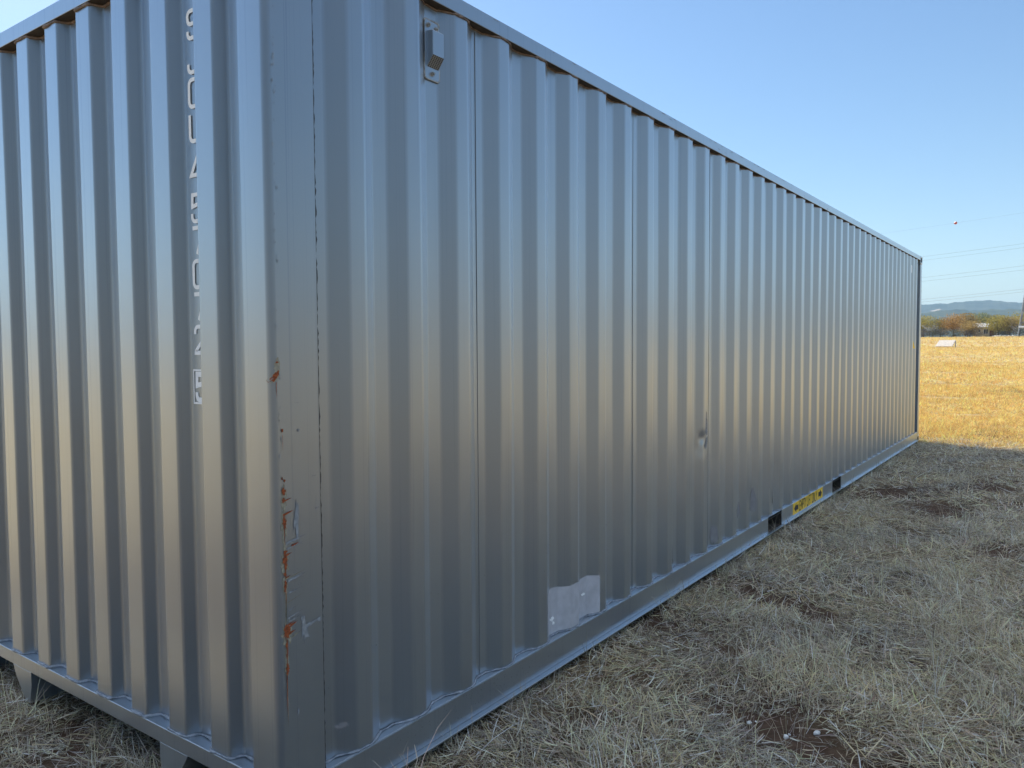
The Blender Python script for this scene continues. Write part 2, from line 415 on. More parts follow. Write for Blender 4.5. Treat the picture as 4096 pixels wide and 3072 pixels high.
for i in range(6):
    for j in range(8):
        s, t = (i+0.5)/6, (j+0.5)/8; cpt = a.lerp(b, s).lerp(d.lerp(c, s), t) + nrm*0.0006
        ey, ez = (b-a)/6*0.30, (d-a)/8*0.34
        mb.add([cpt-ey-ez, cpt+ey-ez, cpt+ey+ez, cpt-ey+ez], [(0, 1, 2, 3)], 1)  # black squares painted for the shade inside the holes
part(mb, 'grille', [mat('grille_steel', (0.24, 0.25, 0.26), 0.6), BLACK], parent=vent)
for y, z in ((VY0+0.020, VZ1-0.019), (VY1-0.018, VZ1-0.023), ((VY0+VY1)/2, VZ0+0.022)):
    mb = MB(); mb.tube([(XI+0.006, y, z), (XI+0.013, y, z)], 0.0085, 6); mb.tube([(XI+0.013, y, z), (XI+0.019, y, z)], [0.0055, 0.004], 8)
    part(mb, 'bolt', STEEL, parent=vent)

# lettering -----------------------------------------------------------------------
def arc(cx, cy, r, a0, a1, n=5): return [(cx+r*math.cos(R(a0+(a1-a0)*i/n)), cy+r*math.sin(R(a0+(a1-a0)*i/n))) for i in range(n+1)]
q = 0.2
RR = lambda: arc(.68-q, 1-q, q, 90, 0) + arc(.68-q, q, q, 0, -90) + arc(q, q, q, 270, 180) + arc(q, 1-q, q, 180, 90)
G = {
 'S': [arc(.68-q, 1-q, q, 0, 90) + arc(q, 1-q, q, 90, 180) + arc(q, .52+q*.9, q*.9, 180, 270) + arc(.68-q, .52-q, q, 90, 0) + arc(.68-q, q, q, 0, -90) + arc(q, q, q, 270, 180) + [(0, .28)]],
 'J': [[(.68, 1), (.68, q)] + arc(.68-q, q, q, 0, -90) + arc(q, q, q, 270, 180) + [(0, .33)]],
 'C': [[(.68, .68)] + arc(.68-q, 1-q, q, 0, 90) + arc(q, 1-q, q, 90, 180) + arc(q, q, q, 180, 270) + arc(.68-q, q, q, 270, 360) + [(.68, .32)]],
 'U': [[(0, 1), (0, q)] + arc(q, q, q, 180, 270) + arc(.68-q, q, q, 270, 360) + [(.68, 1)]],
 '4': [[(.46, 1), (.0, .26), (.72, .26)], [(.52, .62), (.52, 0)]],
 '5': [[(.66, 1), (.04, 1), (.02, .56)] + arc(.40, .36, .27, 110, 0) + arc(.68-q, q, q, 0, -90) + arc(q, q, q, 270, 180) + [(0, .30)]],
 '7': [[(0, 1), (.68, 1), (.28, 0)]],
 '0': [RR() + [(.68-q, 1)]],
 '2': [[(0, .72)] + arc(q, 1-q, q, 180, 90) + arc(.68-q, 1-q, q, 90, 0) + [(.66, .62), (.04, .08), (.02, 0), (.70, 0)]],
 'E': [[(.62, 1), (0, 1), (0, 0), (.62, 0)], [(0, .52), (.52, .52)]],
 'M': [[(0, 0), (0, 1), (.40, .35), (.80, 1), (.80, 0)]],
 'P': [[(0, 0), (0, 1), (.5, 1), (.66, .88), (.66, .6), (.5, .48), (0, .48)]],
 'T': [[(0, 1), (.68, 1)], [(.34, 1), (.34, 0)]],
 'Y': [[(0, 1), (.34, .5), (.68, 1)], [(.34, .5), (.34, 0)]],
 'L': [[(0, 1), (0, 0), (.6, 0)]], 'I': [[(.05, 1), (.05, 0)]],
 'F': [[(.62, 1), (0, 1), (0, 0)], [(0, .52), (.52, .52)]],
 'O': [RR() + [(.68-q, 1)]],
 'N': [[(0, 0), (0, 1), (.68, 0), (.68, 1)]],
}
def ribbon(pl, w):
    pl = [Vector(p) for p in pl]; Lf, Rt = [], []
    closed = (pl[0]-pl[-1]).length < 1e-6
    for i, p in enumerate(pl):
        a = pl[i-1] if i else (pl[-2] if closed else None); b = pl[i+1] if i < len(pl)-1 else (pl[1] if closed else None)
        d1 = (p-a).normalized() if a is not None and (p-a).length > 1e-9 else None
        d2 = (b-p).normalized() if b is not None and (b-p).length > 1e-9 else None
        d1 = d1 or d2; d2 = d2 or d1
        n1, n2 = Vector((-d1.y, d1.x)), Vector((-d2.y, d2.x)); m = (n1+n2)
        m = m.normalized() if m.length > 1e-6 else n1
        k = w/2/max(0.45, m.dot(n1)); Lf.append(p+m*k); Rt.append(p-m*k)
    return Lf, Rt
def glyph(mb, ch, place, w, mi=0):
    for pl in G[ch]:
        Lf, Rt = ribbon(pl, w); n = len(Lf)
        mb.add([place(*p) for p in Lf] + [place(*p) for p in Rt], [(i, i+1, n+i+1, n+i) for i in range(n-1)], mi)
mb = MB(); YT = 0.052 - 0.0030
tops = [('S', 2.676), ('J', 2.565), ('C', 2.453), ('U', 2.340), ('4', 2.205), ('5', 2.075), ('7', 1.965), ('0', 1.855), ('7', 1.744), ('2', 1.635)]
hh = 0.088
for ch, zt in tops:
    glyph(mb, ch, lambda u, v, zt=zt: (-0.469+u*0.088, YT, zt-0.102+0.007+v*hh), 0.155)
glyph(mb, '5', lambda u, v: (-0.468+u*0.082, YT, 1.380+v*0.087), 0.2)
x0, x1, z0, z1 = -0.487, -0.396, 1.366, 1.484
for a in ((x0, x1, z1-0.006, z1), (x0, x1, z0, z0+0.006), (x0, x0+0.005, z0+0.006, z1-0.006), (x1-0.005, x1, z0+0.006, z1-0.006)):
    mb.add([(a[0], YT, a[2]), (a[1], YT, a[2]), (a[1], YT, a[3]), (a[0], YT, a[3])], [(0, 1, 2, 3)])
part(mb, 'container_number', WHITE, parent=endA)
# lift sticker on the bottom rail
SY0, SY1, SZ0, SZ1 = 5.400, 6.387, 0.066, 0.169
mb = MB(); mb.box(0.0, 0.0012, SY0, SY1, SZ0, SZ1); stick = part(mb, 'lift_sticker', YELLOW, parent=railA)
mb = MB(); XS = 0.0020; zc = (SZ0+SZ1)/2
def flat(pts): mb.add([(XS, y, z) for y, z in pts], [tuple(range(len(pts)))])
for s, y0 in ((1, SY0+0.035), (-1, SY1-0.035)):
    P = lambda d, z: (y0+s*d, zc+z)
    flat([P(0, 0), P(0.062, -0.042), P(0.062, 0.042)]); flat([P(0.062, -0.021), P(0.125, -0.021), P(0.125, 0.021), P(0.062, 0.021)])
word = 'EMPTY LIFT ONLY'; adv = {'M': 0.066, 'I': 0.028, ' ': 0.030}
tot = sum(adv.get(c, 0.056) for c in word); sc = (SY1-SY0-0.40)/tot; y = SY0+0.20
for c in word:
    if c != ' ': glyph(mb, c, lambda u, v, y=y: (XS, y+u*0.064*sc*0.95, zc-0.040+v*0.080), 0.18)
    y += adv.get(c, 0.056)*sc
part(mb, 'sticker_lettering', BLACK, parent=stick)
# stickers near the far end, on the slopes that face the front
def on_slope(n, t, z, o=0.0015):
    e = E0+PIT*n-0.072; a, b = Vector((XI, e-0.068)), Vector((XO, e)); p = a.lerp(b, t); nn = Vector((0.068, -0.036)).normalized()*o
    return (p.x+nn.x, p.y+nn.y, z)
mb = MB(); mb.add([on_slope(41, t, z) for t, z in ((0.08, 1.475), (0.92, 1.475), (0.16, 1.62))], [(0, 1, 2)]); part(mb, 'warning_sticker', YELLOW, parent=sideA)
mb = MB(); mb.add([on_slope(40, t, z) for t, z in ((0.22, 2.595), (0.52, 2.600), (0.52, 2.705), (0.22, 2.712))], [(0, 1, 2, 3)]); part(mb, 'white_sticker', WHITE, parent=sideA)

# repair patch and paint damage -----------------------------------------------------
prof = round_bends(side_profile(), 0.009)
def prof_x(y):
    for i in range(len(prof)-1):
        if prof[i][0] <= y <= prof[i+1][0]:
            t = (y-prof[i][0])/max(1e-9, prof[i+1][0]-prof[i][0]); return prof[i][1]*(1-t)+prof[i+1][1]*t
    return XO
ys = sorted(set([1.517+(2.001-1.517)*i/60 for i in range(61)] + [p[0] for p in prof if 1.517 < p[0] < 2.001]))
mb = MB(); v = []; nz = 7; r = random.Random(3)
for y in ys:
    zt = 0.408 - 0.030*(y-1.517)/0.484 + 0.003*math.sin(y*40)
    for k in range(nz): v.append((prof_x(y)+0.0016, y, RZ+0.010+(zt-RZ-0.010)*k/(nz-1)))
mb.add(v, [(i*nz+k, (i+1)*nz+k, (i+1)*nz+k+1, i*nz+k+1) for i in range(len(ys)-1) for k in range(nz-1)])
o = part(mb, 'repair_patch', PATCHM, parent=sideA, smooth=True)
def ragged(cy, cz, w, h, seed, n=26, rough=0.35, lean=0.0):
    r = random.Random(seed); pts = []
    for i in range(n):
        a = 2*math.pi*i/n; k = 1+r.uniform(-rough, rough)
        z = h/2*math.sin(a)*k; pts.append((cy+w/2*math.cos(a)*k+lean*z, cz+z))
    return pts
def decal(name, m, polys, xf, parent, base=0.0012):
    mb = MB()
    for k, pg in enumerate(polys):
        c = (sum(p[0] for p in pg)/len(pg), sum(p[1] for p in pg)/len(pg)); n = len(pg); o = base+0.00003*k
        mb.add([(xf(c[0])+o, c[0], c[1])] + [(xf(y)+o, y, z) for y, z in pg], [(0, 1+i, 1+(i+1) % n) for i in range(n)])
    return part(mb, name, m, parent=parent)
def post_x(y):
    if y >= 0.024: return 0.0
    d = 0.024-y; return -0.024+math.sqrt(max(0, 0.024**2-d*d))
def spike(y0, z0, ln, rise, th): return [(y0, z0-th/2), (y0+ln*0.4, z0+rise*0.4-th*0.45), (y0+ln, z0+rise), (y0+ln*0.5, z0+rise*0.5+th*0.35), (y0, z0+th/2)]
rustp = [ragged(0.014, 1.470, 0.016, 0.034, 1, rough=.2, lean=0.55), ragged(0.020, 1.512, 0.008, 0.006, 2), ragged(0.034, 1.305, 0.008, 0.011, 3), ragged(0.030, 1.158, 0.006, 0.008, 4), ragged(0.038, 1.150, 0.007, 0.008, 5),
         ragged(0.034, 1.118, 0.013, 0.022, 6, rough=.45), ragged(0.033, 1.092, 0.012, 0.016, 7, rough=.4), spike(0.034, 1.088, 0.030, 0.006, 0.005), spike(0.030, 1.045, 0.040, 0.010, 0.007), ragged(0.035, 1.020, 0.014, 0.045, 8, rough=.45),
         spike(0.060, 0.945, 0.030, 0.006, 0.006), spike(0.030, 0.930, 0.016, 0.002, 0.010), ragged(0.035, 0.905, 0.018, 0.050, 9, rough=.5), spike(0.032, 0.918, 0.030, 0.007, 0.007),
         spike(0.034, 0.850, 0.022, 0.005, 0.004), ragged(0.033, 0.862, 0.009, 0.014, 10, rough=.5), ragged(0.034, 0.826, 0.010, 0.034, 11, rough=.4),
         ragged(0.036, 0.680, 0.024, 0.042, 12, rough=.5), spike(0.034, 0.692, 0.045, 0.014, 0.010), spike(0.034, 0.672, 0.036, 0.008, 0.009), spike(0.034, 0.700, 0.030, 0.008, 0.006),
         ragged(0.033, 0.640, 0.006, 0.018, 13), ragged(0.034, 0.608, 0.005, 0.014, 14), ragged(0.036, 0.565, 0.012, 0.032, 15, rough=.35)]
chipp = [ragged(0.022, 1.500, 0.020, 0.050, 21, rough=.25), ragged(0.015, 1.470, 0.020, 0.042, 22, rough=.2, lean=0.5), ragged(0.034, 1.10, 0.020, 0.085, 23, rough=.4), ragged(0.034, 1.015, 0.019, 0.10, 24, rough=.4),
         [(0.029, 0.98), (0.038, 0.98), (0.040, 0.80), (0.035, 0.74), (0.037, 0.62), (0.036, 0.54), (0.0375, 0.47), (0.036, 0.36), (0.0345, 0.47), (0.0335, 0.56), (0.031, 0.66), (0.033, 0.76), (0.031, 0.86)],
         ragged(0.035, 0.90, 0.028, 0.075, 25, rough=.4), ragged(0.034, 0.83, 0.016, 0.06, 26, rough=.4), ragged(0.037, 0.675, 0.034, 0.065, 27, rough=.4), ragged(0.035, 0.585, 0.018, 0.085, 28, rough=.3),
         spike(0.04, 0.846, 0.072, 0.014, 0.004), spike(0.04, 0.770, 0.065, 0.018, 0.0025), spike(0.04, 0.655, 0.055, 0.016, 0.006)]
scr = [spike(0.040, 0.955, 0.080, 0.016, 0.010), spike(0.042, 0.938, 0.066, 0.012, 0.006), spike(0.044, 0.838, 0.070, 0.012, 0.010), spike(0.045, 0.800, 0.050, 0.008, 0.006), spike(0.042, 0.745, 0.040, 0.010, 0.005),
       spike(0.042, 0.722, 0.060, 0.014, 0.006), spike(0.044, 0.710, 0.055, 0.014, 0.005), ragged(0.108, 0.665, 0.030, 0.065, 31, rough=.5), ragged(0.100, 0.695, 0.018, 0.04, 32, rough=.5), spike(0.110, 0.676, 0.058, 0.014, 0.014),
       ragged(0.163, 0.683, 0.014, 0.016, 33, rough=.5), ragged(0.080, 1.02, 0.018, 0.10, 34, rough=.5), ragged(0.074, 0.416, 0.008, 0.022, 35, rough=.4), spike(0.155, 1.046, 0.018, 0.001, 0.006), spike(0.145, 1.150, 0.020, 0.001, 0.003),
       ragged(0.095, 1.30, 0.006, 0.010, 36), ragged(0.090, 1.40, 0.004, 0.004, 37), spike(0.085, 1.385, 0.018, 0.002, 0.002), ragged(0.030, 1.28, 0.002, 0.014, 38)]
for k in range(46):
    r = random.Random(100+k); scr.append(ragged(0.026+r.gauss(0, 0.004), r.uniform(1.2, 2.75), 0.0025*r.uniform(.5, 1.6), 0.006*r.uniform(.5, 2.2), 200+k, 10))
for k in range(50):
    r = random.Random(500+k); z = r.choice([0.94, 0.84, 0.79, 0.69, 0.66])+r.gauss(0, .02)
    scr.append(ragged(r.uniform(0.045, 0.10), z, 0.004*r.uniform(.4, 1.6), 0.0018, 600+k, 8))
for yy, z0, ln, w_ in ((.035, .66, .10, .003), (.038, .655, .06, .002), (.033, .55, .16, .0026), (.036, .88, .05, .002), (.034, .995, .05, .002), (.016, 1.452, .05, .0015), (.035, .81, .05, .002), (.034, 1.29, .05, .0013)):
    rustp.append([(yy-w_/2, z0), (yy+w_/2, z0), (yy+w_*.4, z0-ln*.6), (yy, z0-ln), (yy-w_*.4, z0-ln*.5)])
decal('chipped_paint', CHIP, chipp, post_x, postA, 0.0008)
decal('rust_streak', RUST, rustp, post_x, postA, 0.0022)
decal('paint_scratches', SCRAPE, scr, post_x, postA, 0.0014)
# touch-up smears and scrapes on the side sheet
tu = [[(4.03, .30), (4.06, .36), (4.08, .44), (4.045, .47), (4.02, .40)], [(4.10, .33), (4.15, .40), (4.165, .30), (4.12, .27)],
      [(4.36, .31), (4.41, .42), (4.44, .46), (4.475, .35), (4.47, .27), (4.42, .27)], [(3.58, .24), (3.60, .32), (3.64, .31), (3.66, .22), (3.62, .19)], [(2.90, .22), (2.93, .40), (2.945, .41), (2.96, .27), (2.99, .20)],
      [(4.84, .27), (4.87, .40), (4.90, .38), (4.91, .26)], [(7.12, .25), (7.15, .34), (7.19, .30), (7.18, .22)], [(0.255, .285), (0.285, .292), (0.30, .275), (0.262, .268)]]
def densify(pg, k=8):
    out = []; r = random.Random(len(pg)*7+int(pg[0][0]*100))
    for i in range(len(pg)):
        a, b = pg[i], pg[(i+1) % len(pg)]
        for t in range(k): out.append((a[0]+(b[0]-a[0])*t/k+r.gauss(0, .002), a[1]+(b[1]-a[1])*t/k+r.gauss(0, .003)))
    return out
def face_decal(name, m, pgs, parent, o):
    """clip-free: grid each smear over the corrugation so it follows the sheet"""
    mb = MB()
    for pg in pgs:
        pg = densify(pg); y0, y1 = min(p[0] for p in pg), max(p[0] for p in pg); n = 26
        cols = []
        for i in range(n+1):
            y = y0+(y1-y0)*i/n; zs = []
            for a, b in zip(pg, pg[1:]+pg[:1]):
                if (a[0]-y)*(b[0]-y) < 0: zs.append(a[1]+(b[1]-a[1])*(y-a[0])/(b[0]-a[0]))
            cols.append((y, min(zs), max(zs)) if len(zs) > 1 else None)
        for c, d in zip(cols, cols[1:]):
            if c and d: mb.add([(prof_x(c[0])+o, c[0], c[1]), (prof_x(d[0])+o, d[0], d[1]), (prof_x(d[0])+o, d[0], d[2]), (prof_x(c[0])+o, c[0], c[2])], [(0, 1, 2, 3)])
    return part(mb, name, m, parent=parent)
for pg in tu: face_decal('touch_up_patch', TOUCH, [pg], sideA, 0.0016)
face_decal('scraped_dent', SCRAPE, [[(3.405, .98), (3.425, 1.12), (3.445, 1.02), (3.440, .96)], [(3.40, .885), (3.42, .94), (3.448, .95), (3.44, .90), (3.42, .87)]], sideA, 0.0008)
face_decal('patch_scuff', WHITE, [[(1.575, .262), (1.60, .268), (1.618, .258), (1.60, .246), (1.58, .248)], [(1.60, .236), (1.612, .240), (1.62, .232), (1.606, .228)], [(1.868, .300), (1.885, .306), (1.905, .303), (1.90, .294), (1.875, .293)]], sideA, 0.0034)
specks = []
for k in range(150):
    r = random.Random(900+k); specks.append(ragged(abs(r.gauss(0.75, 0.28))+.15, r.uniform(.062, .165), 0.004*r.uniform(.4, 1.5), 0.004*r.uniform(.4, 1.5), 950+k, 6))
decal('paint_specks', SCRAPE, specks, lambda y: 0.0, railA, 0.0008)
specks = []
for k in range(60):
    r = random.Random(1900+k); specks.append((r.uniform(.15, 2.9), r.uniform(.2, .65)))
mb = MB()
for k, (y, z) in enumerate(specks):
    s = 0.0016*random.Random(k).uniform(.6, 1.6); mb.add([(prof_x(y)+.0012, y+a*s, z+b*s) for a, b in ((-1, -1), (1, -1), (1.2, 1), (-.8, 1.1))], [(0, 1, 2, 3)])
for k in range(70):
    r = random.Random(2500+k); y = r.uniform(2.0, 11.8); s = 0.006*r.uniform(.5, 2)
part(mb, 'paint_specks', SCRAPE, parent=sideA)
mb = MB()
for k in range(40):
    r = random.Random(3300+k); y = r.choice([r.uniform(3.3, 5.6), r.uniform(.5, 11.5)]); z = r.choice([2.884, 2.884, r.uniform(2.845, 2.884)]); a, b = r.uniform(.01, .05), r.uniform(.001, .005)
    pg = ragged(y, z, a, b, 3400+k, 12, .5); mb.add([(0.0007, p[0], min(p[1], 2.889)) for p in pg], [tuple(range(len(pg)))])
part(mb, 'paint_scratches', SCRAPE, parent=[o for o in box.children if o.name.startswith('top_rail')][0])

# ------------------------------------------------------------------ ground
def grid_sheet(name, xs, ys, zf, m, kind='structure'):
    X, Y = np.meshgrid(xs, ys); Z = zf(X, Y); nx, ny = len(xs), len(ys)
    V = np.stack([X, Y, Z], -1).reshape(-1, 3)
    i, j = np.meshgrid(np.arange(nx-1), np.arange(ny-1)); a = (j*nx+i).ravel()
    F = np.stack([a, a+1, a+nx+1, a+nx], 1)
    me = bpy.data.meshes.new(name); me.from_pydata(V.tolist(), [], F.tolist()); me.materials.append(m)
    me.polygons.foreach_set('use_smooth', [True]*len(me.polygons))
    o = bpy.data.objects.new(name, me); col.objects.link(o); o['kind'] = kind
    return o
# bare soil patches (x, y, rx, ry)
BARE = [(0.93, 1.68, .34, .13), (1.20, 1.58, .25, .10), (0.48, 3.28, .30, .22), (0.75, 3.15, .22, .15), (0.13, 6.85, .10, .35), (0.95, 6.75, .35, .55), (0.45, 7.4, .35, .5), (1.53, 5.25, .22, .30), (0.02, 1.95, .14, .14), (0.06, 2.45, .10, .2),
        (0.30, 1.75, .14, .08), (-1.25, -.02, .20, .10), (-1.08, -.15, .16, .09), (-.60, -.20, .25, .10), (1.42, 1.55, .15, .08), (0.32, 1.25, .14, .08), (0.6, 2.35, .16, .09), (1.3, 8.3, .3, .4), (1.1, 4.2, .13, .10), (0.9, 5.6, .16, .2), (2.7, 3.2, .2, .16), (3.4, 6.0, .3, .25), (2.5, 0.4, .2, .2), (1.2, 15.3, .8, .22), (.1, 17.4, .9, .2), (-.9, 22, 1.4, .4), (1.6, 18.8, .6, .2), (-1.4, 28, 1.9, .5), (.6, 25, .9, .3), (-3, 36, 2.4, .6), (-2, 46, 3, .8), (-5, 58, 3.5, 1), (.9, 13.6, .5, .15)]
def bare(x, y):
    b = np.zeros_like(x); x, y = x+.07*np.sin(y*17+1.3*np.sin(x*23))+.03*np.sin(y*41+x*13), y+.06*np.sin(x*15+1.7*np.sin(y*19))+.03*np.sin(x*37-y*11)
    for cx, cy, rx, ry in BARE: b = np.maximum(b, np.exp(-((((x-cx)/rx)**2 + ((y-cy)/ry)**2)*1.25)**1.4))
    return b
gm = bpy.data.materials.new('dry_field'); gm.use_nodes = True
nt = gm.node_tree; Lk = nt.links.new; b = nt.nodes['Principled BSDF']; b.inputs['Roughness'].default_value = 0.95; b.inputs['Specular IOR Level'].default_value = 0.1
tc = nt.nodes.new('ShaderNodeTexCoord')
def noise(s, d=6, rr=0.6, vec=None):
    n = nt.nodes.new('ShaderNodeTexNoise'); n.inputs['Scale'].default_value = s; n.inputs['Detail'].default_value = d; n.inputs['Roughness'].default_value = rr
    Lk(vec or tc.outputs['Object'], n.inputs['Vector']); return n
def ramp(fac, stops):
    r_ = nt.nodes.new('ShaderNodeValToRGB'); cr = r_.color_ramp
    while len(cr.elements) < len(stops): cr.elements.new(0.5)
    for e, (p, c) in zip(cr.elements, stops): e.position = p; e.color = (*c, 1)
    Lk(fac, r_.inputs[0]); return r_
soil = ramp(noise(14, 8).outputs['Fac'], [(0.3, (0.055, 0.034, 0.024)), (0.6, (0.115, 0.072, 0.050)), (0.8, (0.17, 0.115, 0.08))])
straw = ramp(noise(2.2, 10, 0.75).outputs['Fac'], [(0.28, (0.30, 0.225, 0.12)), (0.5, (0.50, 0.395, 0.225)), (0.72, (0.65, 0.53, 0.325))])
mpb = nt.nodes.new('ShaderNodeMapping'); mpb.inputs['Scale'].default_value = (.35, 1.6, 1); Lk(tc.outputs['Object'], mpb.inputs[0])
big = ramp(noise(0.25, 5, .6, mpb.outputs[0]).outputs['Fac'], [(0.32, (0.62, 0.55, 0.45)), (0.5, (.95, .93, .9)), (0.7, (1.0, 0.98, 0.85))])
mm = nt.nodes.new('ShaderNodeMixRGB'); mm.blend_type = 'MULTIPLY'; mm.inputs[0].default_value = 1; Lk(straw.outputs[0], mm.inputs[1]); Lk(big.outputs[0], mm.inputs[2])
at = nt.nodes.new('ShaderNodeAttribute'); at.attribute_name = 'cover'
mx = nt.nodes.new('ShaderNodeMixRGB'); Lk(at.outputs['Fac'], mx.inputs[0]); Lk(soil.outputs[0], mx.inputs[1]); Lk(mm.outputs[0], mx.inputs[2]); Lk(mx.outputs[0], b.inputs['Base Color'])
bp = nt.nodes.new('ShaderNodeBump'); bp.inputs['Strength'].default_value = 0.9; bp.inputs['Distance'].default_value = 0.05
Lk(noise(9, 8, 0.7).outputs['Fac'], bp.inputs['Height']); Lk(bp.outputs[0], b.inputs['Normal'])
def axis_pts(a, b, fine, far):
    c = np.arange(a, b+1e-6, fine); lo, hi, st = a, b, fine; l, h = [], []
    while lo > -far: st *= 1.22; lo -= st; l.append(lo)
    st = fine
    while hi < far: st *= 1.22; hi += st; h.append(hi)
    return np.concatenate([np.array(l[::-1]), c, np.array(h)])
def gheight(x, y):
    near = np.exp(-((x-1)/9)**2-((y-5)/12)**2)
    lump = 0.010*np.sin(x*5.1+np.sin(y*3.7)*1.3)*np.sin(y*4.3+1.1*np.sin(x*2.9)) + 0.007*np.sin(x*13.7+y*7.1)*np.sin(y*11.3-x*3.3)
    return gz(x, y) + near*lump - 0.010*bare(x, y) - 0.012
xs = axis_pts(-4.0, 5.0, 0.07, 8000); ysg = axis_pts(-3.5, 14.0, 0.07, 8000)
ground = grid_sheet('ground', xs, ysg, gheight, gm)
X, Y = np.meshgrid(xs, ysg)
def cover_f(X, Y):
    d = np.clip(np.maximum(np.maximum(-3.2-X, X-5.3), np.maximum(-3.2-Y, Y-12.9))/2.5, 0, 1)
    inside = 0.10 + 0.10*np.sin(X*2.3+Y*1.1) + 0.12*np.sin(X*5.7-Y*3.1)
    c = inside + (1-inside)*d
    return np.clip(c*(1-bare(X, Y)), 0, 1)
ca = ground.data.attributes.new('cover', 'FLOAT', 'POINT'); ca.data.foreach_set('value', cover_f(X, Y).ravel().astype(np.float32))

# ------------------------------------------------------------------ dry grass (nobody could count it)
PAL = np.array([1.46, 1.47, 1.60])*np.array([[.50, .42, .25], [.44, .37, .23], [.37, .33, .245], [.40, .355, .27], [.30, .265, .20], [.24, .21, .165], [.58, .49, .29], [.26, .27, .15], [.33, .25, .19], [.20, .17, .135]])  # blade colours cooled to the tone of straw in shade
def blades(bx, by, bz, length, width, th0, curl, head, colr, stalk=False):
    n = len(bx); S = np.array([0.0, .36, .72, 1.0]); W = np.array([.85, 1.0, .7, 0.06]) if not stalk else np.array([1, .9, .75, .5])
    pos = np.zeros((n, 4, 3)); p = np.stack([bx, by, bz], 1); pos[:, 0] = p
    hd = head.copy()
    for k in range(1, 4):
        th = th0 + curl*(S[k]+S[k-1])/2; hd = head + (k-1)*curl*0.35*np.sign(np.sin(head*7))
        dl = length*(S[k]-S[k-1])
        p = p + np.stack([np.cos(hd)*np.sin(th)*dl, np.sin(hd)*np.sin(th)*dl, np.cos(th)*dl], 1)
        p[:, 2] = np.maximum(p[:, 2], bz*0.0 + gh0(p[:, 0], p[:, 1]) + 0.002)
        pos[:, k] = p
    tw = head + np.pi/2 + np.random.default_rng(n).normal(0, .6, n)
    sd = np.stack([np.cos(tw), np.sin(tw), np.random.default_rng(n+1).normal(0, .3, n)], 1)
    w = width[:, None]*W[None]/2
    a = pos - sd[:, None]*w[..., None]; b = pos + sd[:, None]*w[..., None]
    V = np.stack([a, b], 2).reshape(-1, 3)
    i = (np.arange(n)*8)[:, None]; q = np.array([[0, 1, 3, 2], [2, 3, 5, 4], [4, 5, 7, 6]])
    F = (i[:, None] + q[None]).reshape(-1, 4)
    C = np.repeat(colr, 8, axis=0)
    return V, F, C
def gh0(x, y): return gheight(x, y)
rg = np.random.default_rng(11)
def in_container(x, y): return (x < -0.02) & (x > -W_+.02) & (y > 0.02) & (y < L_-.02)
def pal(n, w, r=rg):
    c = PAL[r.choice(len(PAL), n, p=np.array(w)/sum(w))]; return c*np.exp(r.normal(0.0, .42, (n, 1)))*r.normal(1, .035, (n, 3))
WN = [2.2, 2.4, 3, 3, 2.0, 1.2, 1.6, .6, 1.2, .8]
WF = [3, 3, 1.5, 1.5, 1, .4, 3, .8, .7, .2]
parts = []
def clumpy(x, y, s=1.0):
    return 0.5 + 0.25*np.sin(x*6.3*s+1.7*np.sin(y*4.1*s)) + 0.25*np.sin(y*7.9*s+1.3*np.sin(x*5.2*s+.7))
def thatch(n, x0, x1, y0, y1, lmul=1.0, wmul=1.0, w=WN, wedge=None):
    x = rg.uniform(x0, x1, n); y = rg.uniform(y0, y1, n)
    keep = (rg.uniform(0, 1, n) > 1.08*bare(x, y)) & (rg.uniform(0, 1, n) < 0.45+0.6*clumpy(x, y, .8)) & ~((in_container(x, y)) & (y > .5) & (x < -.25))
    if wedge: keep &= wedge(x, y)
    x, y = x[keep], y[keep]; n = len(x); z = gh0(x, y)
    th = np.radians(np.clip(rg.normal(80, 11, n), 35, 93)); up_ = rg.uniform(0, 1, n)**1.5*.026
    ln = np.minimum(rg.gamma(4, .018, n), .15)*lmul
    hd = rg.normal(0, 1, n)*1.2 + 3.0*np.sin(x*2.1+1.3*np.sin(y*1.7)) + 2*np.sin(y*2.7)
    pc = clumpy(x*1.3+2, y*1.1+1, .55)[:, None]; tint = (1-pc)*np.array([.80, .84, .92])+pc*np.array([1.16, 1.10, .98])
    parts.append(blades(x, y, z+up_, ln, np.minimum(rg.gamma(5, .00046, n), .0036)*wmul, th, np.radians(rg.normal(8, 24, n)), hd, pal(n, w)*tint))
def tufts(nt_, x0, x1, y0, y1, per, lmean, th_s=24, wmul=1.0, w=WN, spread=.018, wedge=None, stalk=False, ws=(.0012, .0028)):
    cx = rg.uniform(x0, x1, nt_); cy = rg.uniform(y0, y1, nt_)
    keep = (rg.uniform(0, 1, nt_) > 1.2*bare(cx, cy)) & ~in_container(cx+.02, cy)
    if wedge: keep &= wedge(cx, cy)
    cx, cy = cx[keep], cy[keep]; nt2 = len(cx)
    sc_ = rg.gamma(6, 1/6, nt2); lean = rg.uniform(0, 2*np.pi, nt2); base = pal(nt2, w)
    k = np.repeat(np.arange(nt2), rg.poisson(per, nt2)+2); n = len(k)
    x = cx[k] + rg.normal(0, spread, n)*sc_[k]; y = cy[k] + rg.normal(0, spread, n)*sc_[k]
    ok = ~in_container(x+.005, y); k, x, y = k[ok], x[ok], y[ok]; n = len(k)
    hd = np.arctan2(y-cy[k], x-cx[k]) + rg.normal(0, .7, n); hd = np.where(rg.uniform(0, 1, n) < .35, lean[k]+rg.normal(0, .5, n), hd)
    th = np.abs(np.radians(rg.normal(th_s, 15, n)))
    c = base[k]*.6 + pal(n, w)*.4
    parts.append(blades(x, y, gh0(x, y), lmean*sc_[k]*rg.gamma(9, 1/9, n), rg.uniform(*ws, n)*wmul, th, np.radians(rg.normal(34, 24, n)), hd, c*rg.uniform(.85, 1.15, (n, 1)), stalk))
